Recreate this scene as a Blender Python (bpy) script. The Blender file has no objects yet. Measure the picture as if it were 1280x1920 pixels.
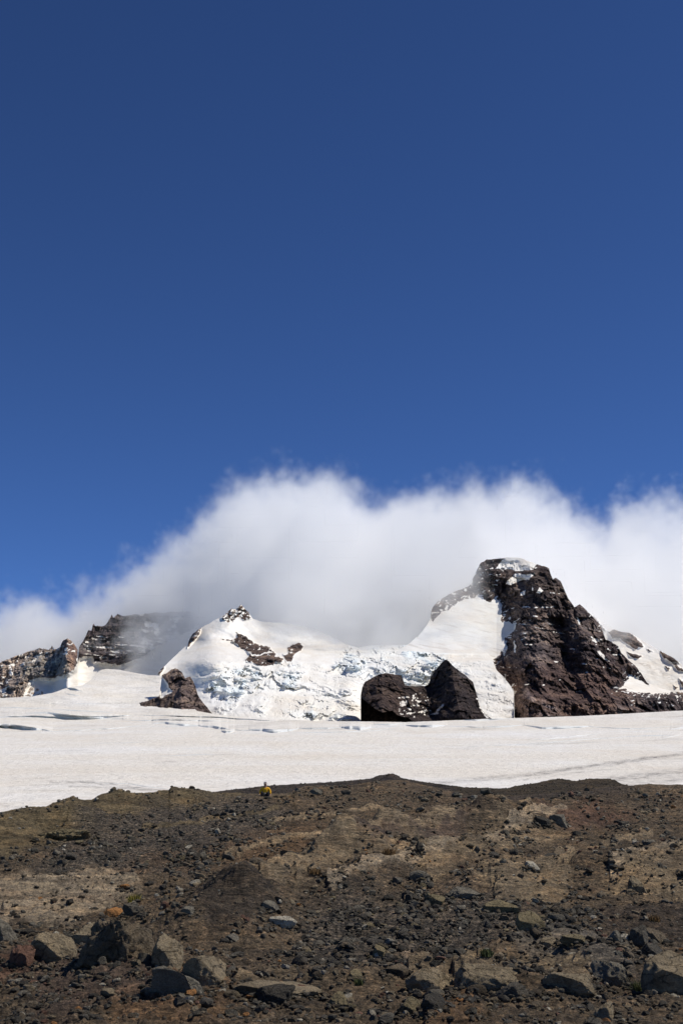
import bpy, math, random
import numpy as np
from mathutils import Vector

S = bpy.context.scene
R = math.radians

# ------------------------------------------------------------------ camera
EYE = 1.6
FPX = 1920 * 50 / 36
PITCH = R(14.5)
cam_data = bpy.data.cameras.new('camera')
cam_data.sensor_fit = 'VERTICAL'
cam_data.sensor_height = 36
cam_data.sensor_width = 24
cam_data.lens = 50
cam_data.clip_start = 0.1
cam_data.clip_end = 20000
camera = bpy.data.objects.new('camera', cam_data)
camera.location = (0, 0, EYE)
camera.rotation_euler = (R(90) + PITCH, 0, 0)
S.collection.objects.link(camera)
S.camera = camera

# ------------------------------------------------------------------ light
SUN_AZ, SUN_EL = 95, 53          # degrees right of the view, degrees up
world = bpy.data.worlds.new('World')
S.world = world
world.use_nodes = True
wn = world.node_tree
for n in list(wn.nodes):
    wn.nodes.remove(n)
sky = wn.nodes.new('ShaderNodeTexSky')
sky.sky_type = 'NISHITA'
sky.sun_disc = False
sky.sun_elevation = R(SUN_EL)
sky.sun_rotation = R(SUN_AZ)
sky.altitude = 5000
sky.air_density = 1.0
sky.dust_density = 0.0
sky.ozone_density = 6.0
bg = wn.nodes.new('ShaderNodeBackground')
bg.inputs['Strength'].default_value = 0.068
wo = wn.nodes.new('ShaderNodeOutputWorld')
deep = wn.nodes.new('ShaderNodeGamma')          # the deeper blue of thin mountain air
deep.inputs['Gamma'].default_value = 1.38
wn.links.new(sky.outputs[0], deep.inputs[0])
wn.links.new(deep.outputs[0], bg.inputs[0])
wn.links.new(bg.outputs[0], wo.inputs[0])

sun_data = bpy.data.lights.new('sun', 'SUN')
sun_data.energy = 4.3
sun_data.angle = R(0.5)
sun_data.color = (1.0, 0.945, 0.85)
sun = bpy.data.objects.new('sun', sun_data)
S.collection.objects.link(sun)
SUNV = Vector((math.cos(R(SUN_EL)) * math.sin(R(SUN_AZ)), math.cos(R(SUN_EL)) * math.cos(R(SUN_AZ)), math.sin(R(SUN_EL))))
sun.rotation_euler = SUNV.to_track_quat('Z', 'Y').to_euler()

S.view_settings.view_transform = 'Standard'
S.view_settings.look = 'None'
S.view_settings.exposure = 0.0
S.view_settings.gamma = 1.0
cy = S.cycles
cy.max_bounces = 40
cy.diffuse_bounces = 6
cy.glossy_bounces = 2
cy.volume_bounces = 36
cy.transparent_max_bounces = 64
cy.volume_step_rate = 1.0
cy.volume_max_steps = 512
cy.use_denoising = True
cy.denoiser = 'OPENIMAGEDENOISE'
cy.use_adaptive_sampling = True
cy.adaptive_threshold = 0.01

# ------------------------------------------------------------------ helpers
rng = np.random.default_rng(7)
random.seed(7)
CP, SP = math.cos(PITCH), math.sin(PITCH)


def pt(px, py, y):
    """World point at depth y seen at photo pixel (px, py)."""
    u = (px - 640) / FPX
    v = (960 - py) / FPX
    Y = CP - v * SP
    Z = SP + v * CP
    return u / Y * y, y + 0 * px, EYE + Z / Y * y


_perm = rng.permutation(256)
_perm = np.concatenate([_perm, _perm, _perm]).astype(np.int32)
_g = rng.normal(size=(256, 3))
_g /= np.linalg.norm(_g, axis=1)[:, None]
_gx, _gy, _gz = (np.ascontiguousarray(_g[:, k].astype(np.float32)) for k in range(3))


def pn(x, y, z=0.0):
    x, y, z = np.broadcast_arrays(np.asarray(x, np.float32), np.asarray(y, np.float32), np.asarray(z, np.float32))
    fx = np.floor(x); fy = np.floor(y); fz = np.floor(z)
    xf = x - fx; yf = y - fy; zf = z - fz
    xi = fx.astype(np.int32) & 255; yi = fy.astype(np.int32) & 255; zi = fz.astype(np.int32) & 255
    u = xf * xf * xf * (xf * (xf * 6 - 15) + 10)
    v = yf * yf * yf * (yf * (yf * 6 - 15) + 10)
    w = zf * zf * zf * (zf * (zf * 6 - 15) + 10)
    A = [np.take(_perm, xi), np.take(_perm, xi + 1)]
    res = []
    for dx in (0, 1):
        for dy in (0, 1):
            b = np.take(_perm, A[dx] + yi + dy) + zi
            q = []
            for dz in (0, 1):
                h = np.take(_perm, b + dz)
                q.append(np.take(_gx, h) * (xf - dx) + np.take(_gy, h) * (yf - dy) + np.take(_gz, h) * (zf - dz))
            res.append(q[0] + w * (q[1] - q[0]))
    a = res[0] + v * (res[1] - res[0])
    b = res[2] + v * (res[3] - res[2])
    return (a + u * (b - a)) * 1.6


def fbm(x, y, z=0.0, o=4, gain=0.5, ridge=False):
    a, s, t, f = 1.0, 0.0, 0.0, 1.0
    for k in range(o):
        n = pn(np.asarray(x) * f + 17.3 * k, np.asarray(y) * f + 5.1 * k, np.asarray(z) * f + 3.7 * k)
        if ridge:
            n = 1 - 2 * np.abs(n)
        s = s + a * n
        t += a
        a *= gain
        f *= 2.03
    return s / t


_pf = (_perm / 255.0).astype(np.float32)


def _h(i, j, k):
    return np.take(_pf, (np.take(_perm, (np.take(_perm, i & 255) + j) & 255) + k) & 255)


def worley(x, y):
    """F1, F2 and a random number per cell."""
    xi = np.floor(x).astype(np.int32); yi = np.floor(y).astype(np.int32)
    f1 = np.full(x.shape, 9.0); f2 = np.full(x.shape, 9.0); cid = np.zeros(x.shape)
    for dx in (-1, 0, 1):
        for dy in (-1, 0, 1):
            cx, cyy = xi + dx, yi + dy
            d = np.hypot(cx + _h(cx, cyy, 1) - x, cyy + _h(cx, cyy, 2) - y)
            new = d < f1
            f2 = np.where(new, f1, np.minimum(f2, d))
            cid = np.where(new, _h(cx, cyy, 3), cid)
            f1 = np.where(new, d, f1)
    return f1, f2, cid


def ss(a, b, x):
    t = np.clip((x - a) / (b - a), 0, 1)
    return t * t * (3 - 2 * t)


def sdf(PX, PY, poly):
    """Signed distance to a polygon, positive inside."""
    p = np.asarray(poly, float)
    q = np.roll(p, -1, 0)
    best = np.full(PX.shape, 1e9)
    inside = np.zeros(PX.shape, bool)
    for (ax, ay), (bx, by) in zip(p, q):
        ex, ey = bx - ax, by - ay
        t = np.clip(((PX - ax) * ex + (PY - ay) * ey) / (ex * ex + ey * ey + 1e-9), 0, 1)
        best = np.minimum(best, np.hypot(PX - ax - t * ex, PY - ay - t * ey))
        if ey != 0:
            c = ((ay > PY) != (by > PY)) & (PX < ex * (PY - ay) / ey + ax)
            inside ^= c
    return np.where(inside, best, -best)


def ldist(PX, PY, line):
    best = np.full(PX.shape, 1e9)
    for (ax, ay), (bx, by) in zip(line[:-1], line[1:]):
        ex, ey = bx - ax, by - ay
        t = np.clip(((PX - ax) * ex + (PY - ay) * ey) / (ex * ex + ey * ey + 1e-9), 0, 1)
        best = np.minimum(best, np.hypot(PX - ax - t * ex, PY - ay - t * ey))
    return best


def lerp_pts(px, pts):
    p = np.asarray(pts, float)
    return np.interp(px, p[:, 0], p[:, 1])


def mesh_from(name, V, Fq, mat, smooth=True, attrs=None, tri=False):
    me = bpy.data.meshes.new(name)
    V = np.ascontiguousarray(V, np.float32)
    Fq = np.ascontiguousarray(Fq, np.int32)
    k = 3 if tri else 4
    me.vertices.add(len(V))
    me.vertices.foreach_set('co', V.ravel())
    me.loops.add(len(Fq) * k)
    me.loops.foreach_set('vertex_index', Fq.ravel())
    me.polygons.add(len(Fq))
    me.polygons.foreach_set('loop_start', np.arange(0, len(Fq) * k, k, dtype=np.int32))
    me.polygons.foreach_set('use_smooth', np.full(len(Fq), smooth, bool))
    me.update(calc_edges=True)
    for an, av in (attrs or {}).items():
        av = np.asarray(av, np.float32)
        if av.ndim == 1:
            me.attributes.new(an, 'FLOAT', 'POINT').data.foreach_set('value', np.ascontiguousarray(av))
        else:
            c4 = np.ones((len(av), 4), np.float32)
            c4[:, :3] = av
            me.attributes.new(an, 'FLOAT_COLOR', 'POINT').data.foreach_set('color', c4.ravel())
    if mat:
        me.materials.append(mat)
    return me


def link(name, me, label=None, cat=None, kind=None, group=None, parent=None):
    o = bpy.data.objects.new(name, me)
    S.collection.objects.link(o)
    if label: o['label'] = label
    if cat: o['category'] = cat
    if kind: o['kind'] = kind
    if group: o['group'] = group
    if parent: o.parent = parent
    return o


def grid_faces(r, c):
    i = np.arange(r * c).reshape(r, c)
    return np.stack([i[:-1, :-1], i[:-1, 1:], i[1:, 1:], i[1:, :-1]], -1).reshape(-1, 4)


def columns(a, b, step, coarse=14):
    lo, hi = max(a, -30), min(b, 1310)
    c = [np.arange(lo, hi + step * 0.5, step)]
    if a < lo: c.insert(0, np.arange(a, lo - step, coarse))
    if b > hi: c.append(np.arange(hi + coarse, b + 1, coarse))
    return np.concatenate(c)


def sheet(name, a, b, step, top, bot, rstep, depth, attrs, mat, jag=0.0, jagf=0.06, back=(25, 25), **kw):
    """A hillside: its face from foot to skyline, then the far side falling away behind the skyline."""
    px = columns(a, b, step)
    t = lerp_pts(px, top)
    if jag:
        t = t + jag * (fbm(px * jagf, 0 * px + 3.3, a * 0.1, 5, 0.6) + 0.3 * fbm(px * jagf * 4, 0 * px + 9.1, a * 0.2, 3, 0.6))
    bt = lerp_pts(px, bot)
    n = int(np.max(bt - t) / rstep) + 2
    T = np.linspace(0, 1, n)[:, None]
    PX = np.broadcast_to(px, (n, len(px))).copy()
    PY = bt + (t - bt) * T
    Y = depth(PX, PY)
    x, y, z = pt(PX, PY, Y)
    at = attrs(PX, PY, x, y, z)
    P = [np.stack([x, y, z], -1)]
    for k in (1, 2, 4, 8):
        q = P[0][-1].copy()
        q[:, 0] *= 1 + back[0] * k / q[:, 1]
        q[:, 1] += back[0] * k
        q[:, 2] -= back[1] * k * (0.6 + 0.05 * k)
        P.append(q[None])
    at = {kk: np.concatenate([vv] + [vv[-1:]] * 4, 0) for kk, vv in at.items()}
    V = np.concatenate(P, 0)
    r, c = V.shape[:2]
    at = {kk: vv.reshape(r * c, -1).squeeze(-1) if vv.ndim == 2 else vv.reshape(r * c, -1) for kk, vv in at.items()}
    me = mesh_from(name, V.reshape(-1, 3), grid_faces(r, c), mat, True, at)
    return link(name, me, **kw), (px, PY, np.stack([x, y, z], -1))


# ------------------------------------------------------------------ materials
class NT:
    def __init__(self, name):
        self.m = bpy.data.materials.new(name)
        self.m.use_nodes = True
        self.t = self.m.node_tree
        self.b = self.t.nodes['Principled BSDF']
        self.out = self.t.nodes['Material Output']

    def n(self, kind, ins=None, **props):
        nd = self.t.nodes.new(kind)
        for k, v in props.items():
            setattr(nd, k, v)
        for k, v in (ins or {}).items():
            self.set(nd.inputs[k], v)
        return nd

    def set(self, sock, v):
        if isinstance(v, bpy.types.NodeSocket):
            self.t.links.new(v, sock)
        else:
            sock.default_value = v

    def pos(self, scale=(1, 1, 1)):
        g = self.n('ShaderNodeNewGeometry')
        m = self.n('ShaderNodeMapping', {'Vector': g.outputs['Position'], 'Scale': scale})
        return m.outputs[0]

    def obj(self, scale=(1, 1, 1)):
        g = self.n('ShaderNodeTexCoord')
        m = self.n('ShaderNodeMapping', {'Vector': g.outputs['Object'], 'Scale': scale})
        return m.outputs[0]

    def noise(self, vec, scale, detail=6, rough=0.6, dist=0.0):
        return self.n('ShaderNodeTexNoise', {'Vector': vec, 'Scale': scale, 'Detail': detail, 'Roughness': rough, 'Distortion': dist}).outputs[0]

    def vor(self, vec, scale, feature='F1', out='Distance'):
        return self.n('ShaderNodeTexVoronoi', {'Vector': vec, 'Scale': scale}, feature=feature).outputs[out]

    def attr(self, name, color=False):
        a = self.n('ShaderNodeAttribute', attribute_name=name)
        return a.outputs['Color' if color else 'Fac']

    def ramp(self, fac, stops, interp='LINEAR'):
        r = self.n('ShaderNodeValToRGB', {'Fac': fac})
        cr = r.color_ramp
        cr.interpolation = interp
        while len(cr.elements) < len(stops):
            cr.elements.new(0.5)
        for e, (p, c) in zip(cr.elements, stops):
            e.position = p
            e.color = (*c, 1) if len(c) == 3 else c
        return r.outputs[0]

    def mr(self, v, a, b, c=0.0, d=1.0):
        return self.n('ShaderNodeMapRange', {'Value': v, 'From Min': a, 'From Max': b, 'To Min': c, 'To Max': d}).outputs[0]

    def math(self, op, a, b=0.0):
        return self.n('ShaderNodeMath', {0: a, 1: b}, operation=op).outputs[0]

    def mix(self, fac, a, b, mode='MIX'):
        m = self.n('ShaderNodeMix', data_type='RGBA', blend_type=mode)
        self.set(m.inputs[0], fac)
        for s, v in ((m.inputs[6], a), (m.inputs[7], b)):
            self.set(s, (*v, 1) if isinstance(v, tuple) and len(v) == 3 else v)
        return m.outputs[2]

    def bump(self, h, dist, strength=1.0, normal=None):
        i = {'Height': h, 'Distance': dist, 'Strength': strength}
        if normal: i['Normal'] = normal
        return self.n('ShaderNodeBump', i).outputs[0]

    def finish(self, color, rough=0.9, normal=None, spec=0.2):
        self.set(self.b.inputs['Base Color'], (*color, 1) if isinstance(color, tuple) and len(color) == 3 else color)
        self.set(self.b.inputs['Roughness'], rough)
        self.set(self.b.inputs['Specular IOR Level'], spec)
        if normal: self.set(self.b.inputs['Normal'], normal)
        return self.m


def g3(v):
    return (v, v, v)


def snow_color(N, scale=1.0):
    """Old summer snow: white to dusty cream."""
    n1 = N.noise(N.pos((0.010 * scale, 0.006 * scale, 0.02 * scale)), 1.0, 5, 0.62)
    n2 = N.noise(N.pos((0.05 * scale, 0.016 * scale, 0.12 * scale)), 1.0, 6, 0.7)
    f = N.math('ADD', N.math('MULTIPLY', n1, 0.65), N.math('MULTIPLY', n2, 0.35))
    return N.ramp(f, [(0.36, (0.83, 0.815, 0.79)), (0.52, (0.805, 0.772, 0.710)), (0.66, (0.745, 0.675, 0.575))])


def mat_mountain():
    N = NT('mountain_rock_and_snow')
    p = N.pos((0.02, 0.02, 0.05))
    warm = N.noise(p, 1.0, 8, 0.65, 0.6)
    bands = N.noise(N.pos((0.006, 0.006, 0.14)), 1.0, 6, 0.7, 0.8)
    fine = N.noise(N.pos((0.25, 0.25, 0.4)), 1.0, 6, 0.7)
    f = N.math('ADD', N.math('MULTIPLY', warm, 0.50), N.math('ADD', N.math('MULTIPLY', bands, 0.38), N.math('MULTIPLY', fine, 0.14)))
    rock = N.ramp(f, [(0.40, (0.045, 0.038, 0.040)), (0.46, (0.110, 0.088, 0.080)), (0.52, (0.165, 0.132, 0.116)), (0.56, (0.225, 0.175, 0.135)), (0.63, (0.25, 0.235, 0.225))])
    rock = N.mix(1.0, rock, N.attr('tint', True), 'MULTIPLY')
    rock = N.mix(1.0, rock, N.ramp(fine, [(0.34, (0.40, 0.38, 0.39)), (0.47, (0.85, 0.84, 0.84)), (0.56, (1.30, 1.27, 1.22)), (0.68, (1.75, 1.72, 1.68))]), 'MULTIPLY')
    blot = N.noise(N.pos((0.035, 0.035, 0.035)), 1.0, 5, 0.6, 0.5)
    rock = N.mix(1.0, rock, N.ramp(blot, [(0.36, (0.65, 0.63, 0.66)), (0.5, (1.0, 1.0, 1.0)), (0.62, (1.45, 1.38, 1.28))]), 'MULTIPLY')
    snow = snow_color(N)
    snow = N.mix(N.attr('ice'), snow, (0.72, 0.785, 0.805))
    dirt = N.attr('dirt')
    snow = N.mix(dirt, snow, (0.42, 0.355, 0.29))
    cream = N.noise(N.pos((0.022, 0.012, 0.05)), 1.0, 6, 0.65, 0.5)
    snow = N.mix(N.mr(cream, 0.48, 0.66, 0.0, 0.55), snow, (0.70, 0.625, 0.53))
    sm = N.math('ADD', N.attr('snow'), N.math('MULTIPLY', N.math('SUBTRACT', fine, 0.5), 0.5))
    sf = N.mr(sm, 0.42, 0.58)
    col = N.mix(sf, rock, snow)
    hb = N.math('ADD', N.noise(N.pos((0.10, 0.10, 0.22)), 1.0, 9, 0.72), N.math('MULTIPLY', N.vor(N.pos((0.16, 0.16, 0.10)), 1.0), 0.35))
    br = N.bump(hb, 8.0, 1.0)
    bs = N.bump(N.noise(N.pos((0.12, 0.07, 0.16)), 1.0, 6, 0.6), 1.4, 0.28)
    nm = N.n('ShaderNodeMix', data_type='VECTOR')
    N.set(nm.inputs[0], sf); N.set(nm.inputs[4], br); N.set(nm.inputs[5], bs)
    return N.finish(col, N.mr(sf, 0, 1, 0.95, 0.7), nm.outputs[1], 0.15)


def mat_glacier():
    N = NT('glacier_snow')
    snow = snow_color(N, 1.6)
    warmth = N.noise(N.pos((0.0035, 0.017, 0.02)), 1.0, 6, 0.6, 0.4)
    snow = N.mix(N.mr(warmth, 0.40, 0.64, 0.0, 0.85), snow, (0.76, 0.705, 0.615))
    streak = N.noise(N.pos((0.10, 0.5, 0.5)), 1.0, 6, 0.72, 0.4)
    snow = N.mix(N.mr(streak, 0.48, 0.70, 0.0, 0.38), snow, (0.58, 0.51, 0.43))
    cups = N.noise(N.pos((0.55, 0.22, 0.4)), 1.0, 5, 0.7, 0.6)
    snow = N.mix(1.0, snow, N.ramp(cups, [(0.32, (0.84, 0.83, 0.815)), (0.5, (0.97, 0.97, 0.968)), (0.66, (1.05, 1.05, 1.05))]), 'MULTIPLY')
    snow = N.mix(N.attr('ice'), snow, (0.60, 0.625, 0.62))
    speck = N.noise(N.pos((0.9, 0.9, 0.9)), 1.0, 4, 0.8)
    d = N.math('MULTIPLY', N.attr('dirt'), N.mr(speck, 0.42, 0.56))
    snow = N.mix(d, snow, (0.13, 0.115, 0.105))
    b1 = N.bump(cups, 1.0, 0.6)
    b2 = N.bump(N.noise(N.pos((0.05, 0.12, 0.1)), 1.0, 4, 0.6), 1.5, 0.35, b1)
    return N.finish(snow, 0.65, b2, 0.2)


def mat_ground(tintscale=1.0):
    N = NT('moraine_ground')
    base = N.attr('tint', True)
    n1 = N.noise(N.pos((0.5, 0.35, 1.6)), 1.0, 8, 0.7, 0.5)
    n2 = N.noise(N.pos((3.0, 2.4, 10.0)), 1.0, 8, 0.75)
    cell = N.vor(N.pos((7, 6, 15)), 1.0, 'F1', 'Color')
    cd = N.vor(N.pos((7, 6, 15)), 1.0)
    cell2 = N.vor(N.pos((20, 16, 36)), 1.0, 'F1', 'Color')
    sep = N.n('ShaderNodeSeparateColor', {0: cell}); sep2 = N.n('ShaderNodeSeparateColor', {0: cell2})
    col = N.mix(1.0, base, N.ramp(n1, [(0.32, (0.55, 0.55, 0.58)), (0.5, (1.0, 0.98, 0.95)), (0.68, (1.45, 1.28, 1.10))]), 'MULTIPLY')
    col = N.mix(1.0, col, N.ramp(n2, [(0.30, (0.30, 0.30, 0.30)), (0.45, (0.85, 0.85, 0.85)), (0.55, (1.1, 1.1, 1.08)), (0.70, (1.8, 1.75, 1.68))]), 'MULTIPLY')
    rot = N.n('ShaderNodeMapping', {'Vector': N.pos((1, 1, 1)), 'Rotation': (0, 0, R(-32)), 'Scale': (0.16, 0.9, 3.5)}).outputs[0]
    lay = N.noise(rot, 1.0, 7, 0.68, 0.7)
    gw = N.attr('gravel')
    layc = N.ramp(lay, [(0.34, (0.58, 0.55, 0.53)), (0.46, (0.88, 0.86, 0.84)), (0.54, (1.12, 1.10, 1.05)), (0.66, (1.45, 1.38, 1.27))])
    col = N.mix(N.mr(gw, 0.0, 0.9, 1.0, 0.25), col, N.mix(1.0, col, layc, 'MULTIPLY'))
    grit = N.ramp(sep.outputs[0], [(0.0, (0.40, 0.41, 0.43)), (0.45, (0.95, 0.94, 0.92)), (0.8, (1.3, 1.2, 1.08)), (1.0, (2.2, 2.1, 2.0))])
    grit2 = N.ramp(sep2.outputs[0], [(0.0, (0.5, 0.5, 0.52)), (0.5, (1.0, 0.98, 0.96)), (1.0, (1.9, 1.75, 1.6))])
    col = N.mix(gw, col, N.mix(1.0, col, grit, 'MULTIPLY'))
    col = N.mix(N.mr(gw, 0, 1, 0.35, 1.0), col, N.mix(1.0, col, grit2, 'MULTIPLY'))
    h = N.math('ADD', N.math('MULTIPLY', n2, 0.10), N.math('MULTIPLY', N.math('MULTIPLY', cd, gw), -0.06))
    h = N.math('ADD', h, N.math('MULTIPLY', N.noise(N.pos((14, 11, 14)), 1.0, 5, 0.7), 0.03))
    h = N.math('ADD', h, N.math('ADD', N.math('MULTIPLY', n1, 0.20), N.math('MULTIPLY', lay, 0.18)))
    return N.finish(col, 0.95, N.bump(h, 2.2, 1.0), 0.15)


def mat_rock(objcolor):
    N = NT('boulder_rock' if objcolor else 'rubble_rock')
    if objcolor:
        base = N.n('ShaderNodeObjectInfo').outputs['Color']
    else:
        base = N.attr('tint', True)
    n1 = N.noise(N.pos((2.2, 2.2, 3.2)), 1.0, 7, 0.68, 0.5)
    n2 = N.noise(N.pos((22, 22, 26)), 1.0, 6, 0.75)
    col = N.mix(1.0, base, N.ramp(n1, [(0.30, (0.62, 0.60, 0.58)), (0.5, (1, 1, 1)), (0.70, (1.35, 1.28, 1.2))]), 'MULTIPLY')
    col = N.mix(1.0, col, N.ramp(n2, [(0.30, (0.6, 0.6, 0.6)), (0.5, (1, 1, 1)), (0.72, (1.45, 1.45, 1.45))]), 'MULTIPLY')
    wv = N.n('ShaderNodeVectorMath', {0: N.pos((2.6, 2.6, 3.4)), 1: N.n('ShaderNodeCombineXYZ', {0: n1, 1: n2, 2: n1}).outputs[0]}, operation='ADD').outputs[0]
    ck = N.vor(wv, 1.0, 'DISTANCE_TO_EDGE')
    line = N.mr(ck, 0.0, 0.035, 1.0, 0.0)
    patchy = N.mr(N.noise(N.pos((1.2, 1.2, 1.2)), 1.0, 3, 0.5), 0.46, 0.58)
    line = N.math('MULTIPLY', line, patchy)
    col = N.mix(N.math('MULTIPLY', line, 0.75), col, (0.02, 0.017, 0.014))
    h = N.math('ADD', N.math('MULTIPLY', n1, 0.35), N.math('ADD', N.math('MULTIPLY', n2, 0.16), N.math('MULTIPLY', line, -0.2)))
    return N.finish(col, 0.88, N.bump(h, 0.7, 1.0), 0.2)


def plain(name, color, rough=0.85, var=0.25, scale=20):
    N = NT(name)
    n = N.noise(N.obj((scale,) * 3), 1.0, 4, 0.6)
    a = tuple(c * (1 - var) for c in color); b = tuple(min(1, c * (1 + var)) for c in color)
    return N.finish(N.ramp(n, [(0.35, a), (0.65, b)]), rough, N.bump(n, 0.02, 0.4), 0.2)


M_MTN = mat_mountain()
M_GLAC = mat_glacier()
M_GROUND = mat_ground()
M_ROCK = mat_rock(True)
M_RUBBLE = mat_rock(False)

# ------------------------------------------------------------------ glacier
G_TOP = [(-500, 1350), (-200, 1322), (0, 1309), (60, 1306), (100, 1299), (125, 1290), (155, 1285), (172, 1275), (182, 1261), (190, 1256), (200, 1254),
         (225, 1256), (250, 1261), (280, 1266), (304, 1267), (320, 1285), (340, 1310), (370, 1333), (397, 1338), (450, 1345), (600, 1352), (700, 1353),
         (760, 1354), (910, 1348), (1100, 1342), (1280, 1332), (1480, 1318), (1800, 1300)]
# crevasse walls: upper edge polyline in the photo and height of the ice wall
SCARPS = [([(48, 1337), (90, 1335), (135, 1341), (190, 1343), (250, 1341)], 5.0), ([(-60, 1358), (20, 1358), (60, 1363), (100, 1371)], 8.0),
          ([(285, 1357), (310, 1354), (345, 1357), (378, 1360)], 4.5), ([(372, 1361), (400, 1361), (428, 1366)], 5.0),
          ([(415, 1371), (440, 1370)], 4.0), ([(466, 1368), (490, 1366), (520, 1368), (560, 1366)], 7.0), ([(555, 1365), (600, 1364), (645, 1364)], 3.6),
          ([(636, 1363), (660, 1361), (695, 1364)], 7.5), ([(755, 1360), (790, 1359), (838, 1360)], 5.0), ([(905, 1366), (945, 1362), (985, 1359)], 1.6),
          ([(978, 1359), (1015, 1363), (1060, 1362), (1112, 1361)], 5.0), ([(990, 1388), (1060, 1382), (1125, 1375)], 1.3),
          ([(1255, 1368), (1290, 1360), (1340, 1352)], 3.5), ([(1240, 1384), (1275, 1378)], 1.0), ([(840, 1349), (900, 1349), (960, 1347)], 2.2),
          ([(0, 1326), (60, 1327), (95, 1328)], 1.5), ([(100, 1330), (160, 1332), (215, 1336)], 2.2), ([(250, 1340), (400, 1344), (520, 1352)], 1.6),
          ([(124, 1289), (140, 1291), (156, 1296)], 2.5), ([(122, 1300), (150, 1304)], 1.8), ([(700, 1358), (760, 1356)], 3.0), ([(150, 1467), (240, 1469), (330, 1482)], 0.8), ([(80, 1372), (200, 1366), (300, 1357)], 1.5), ([(420, 1367), (470, 1369), (520, 1370)], 1.6), ([(640, 1366), (700, 1362), (770, 1360)], 1.8), ([(830, 1361), (900, 1363), (985, 1359)], 1.4), ([(-40, 1346), (60, 1342), (150, 1346), (240, 1348)], 2.4), ([(540, 1374), (640, 1372), (760, 1366)], 1.3), ([(230, 1351), (330, 1349), (440, 1353)], 1.8), ([(1100, 1362), (1180, 1366), (1260, 1362)], 1.2), ([(880, 1400), (1000, 1394), (1120, 1384), (1240, 1378)], 1.0)]


def scarp_mask(PX, PY):
    m = np.zeros(PX.shape)
    wob = 0.9 * fbm(PX * 0.03, PX * 0 + 2.2, 0.5, 2, 0.5)
    for line, h in SCARPS:
        a, b = line[0][0], line[-1][0]
        sel = (PX[0] > a) & (PX[0] < b)
        if not sel.any(): continue
        x = PX[:, sel]
        up = lerp_pts(x, line) + wob[:, sel]
        t = (x - a) / (b - a)
        hh = h * np.clip(3 * np.minimum(t, 1 - t), 0, 1) ** 0.8 * (0.85 + 0.3 * fbm(x * 0.03, 0 * x, h, 2))
        d = PY[:, sel]
        mm = ss(-0.7, 0.3, d - up) * ss(-0.7, 0.4, up + hh - d)
        m[:, sel] = np.maximum(m[:, sel], mm)
    return m


_gl = {}


def glacier_depth(PX, PY):
    m = scarp_mask(PX, PY)
    _gl['m'] = m
    base = 0.01057 * (1 - 0.70 * ss(1362, 1338, PY)) * (1 + 0.12 * np.sin(PY * 0.11 + PX * 0.004))
    g = np.maximum(base, 0.0006)
    step = -np.diff(PY, axis=0)
    d = step * (g[1:] + g[:-1]) * 0.5
    lost = step * (g[1:] * m[1:] + g[:-1] * m[:-1]) * 0.48
    ly = np.zeros(PY.shape)
    off = np.zeros(PY.shape[1])
    for r in range(len(d)):          # an ice wall stands still in depth, the snow above it makes up for it
        off = (off + lost[r]) * (1 - 0.16 * step[r] * (1 - m[r]))
        ly[r + 1] = -off
    ly[1:] += np.cumsum(d, 0)
    y = np.exp(math.log(112) + ly)
    y = y * (1 + 0.017 * 1.8 * fbm(PX * 0.004, PY * 0.03, 1.1, 4) * ss(1510, 1440, PY) * (0.5 + ss(1400, 1370, PY)))
    return y


def glacier_attrs(PX, PY, x, y, z):
    dirt = np.zeros(PX.shape)
    for line, w, a in [([(800, 1470), (900, 1461), (1000, 1452), (1100, 1437), (1200, 1424), (1320, 1407)], 3.6, 1.3),
                       ([(980, 1462), (1080, 1448), (1160, 1442)], 1.6, 0.6),
                       ([(1120, 1466), (1200, 1455), (1330, 1440)], 7.0, 1.0), ([(1140, 1472), (1330, 1458)], 9.0, 0.75),
                       ([(95, 1466), (160, 1467), (220, 1472), (330, 1485)], 2.4, 1.2), ([(130, 1474), (240, 1478), (300, 1484)], 2.0, 1.0), ([(0, 1508), (70, 1516)], 2.0, 0.5)]:
        d = ldist(PX, PY + 2.0 * pn(PX * 0.06, PY * 0.1), line)
        dirt = np.maximum(dirt, a * np.exp(-(d / w) ** 2) * (0.55 + 0.6 * pn(PX * 0.05, PY * 0.35, 4.4)))
    band = fbm(PX * 0.005, (PY + 0.03 * PX) * 0.10, 81.0, 5, 0.62)
    dirt = np.maximum(dirt, 0.30 * ss(0.16, 0.42, band))
    ice = _gl['m'] * (0.75 + 0.4 * fbm(PX * 0.08, PY * 0.4, 3.3, 3)) + 0.55 * ss(0.30, 0.46, fbm(PX * 0.0045, (PY + 0.02 * PX) * 0.16, 61.0, 5, 0.62)) * ss(1470, 1400, PY)
    return {'ice': np.clip(ice, 0, 1), 'dirt': np.clip(dirt, 0, 1)}


sheet('glacier_field', -500, 1800, 1.0, G_TOP, [(-500, 1535), (1800, 1535)], 0.55, glacier_depth, glacier_attrs, M_GLAC, jag=0.6, back=(14, 4),
      label='broad dusty white glacier stretching between the rocky slope and the mountains', cat='glacier', kind='structure')

# ------------------------------------------------------------------ mountains


def crag(x, z, k, o=6):
    """Ridged relief of a rock face, elongated down the slope."""
    wx = x + 14 * fbm(x * 0.02, z * 0.02, k, 3)
    a = fbm(wx * 0.022, z * 0.009, k, o, 0.55, True)
    b = fbm(wx * 0.05, z * 0.05, k + 4.4, 5, 0.6)
    return a, b


def stairs(z, h, sharp=0.3):
    t = z / h
    f = t - np.floor(t)
    return h * (np.floor(t) + ss(0.5 - sharp / 2, 0.5 + sharp / 2, f) - t + 0.0), f


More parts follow.
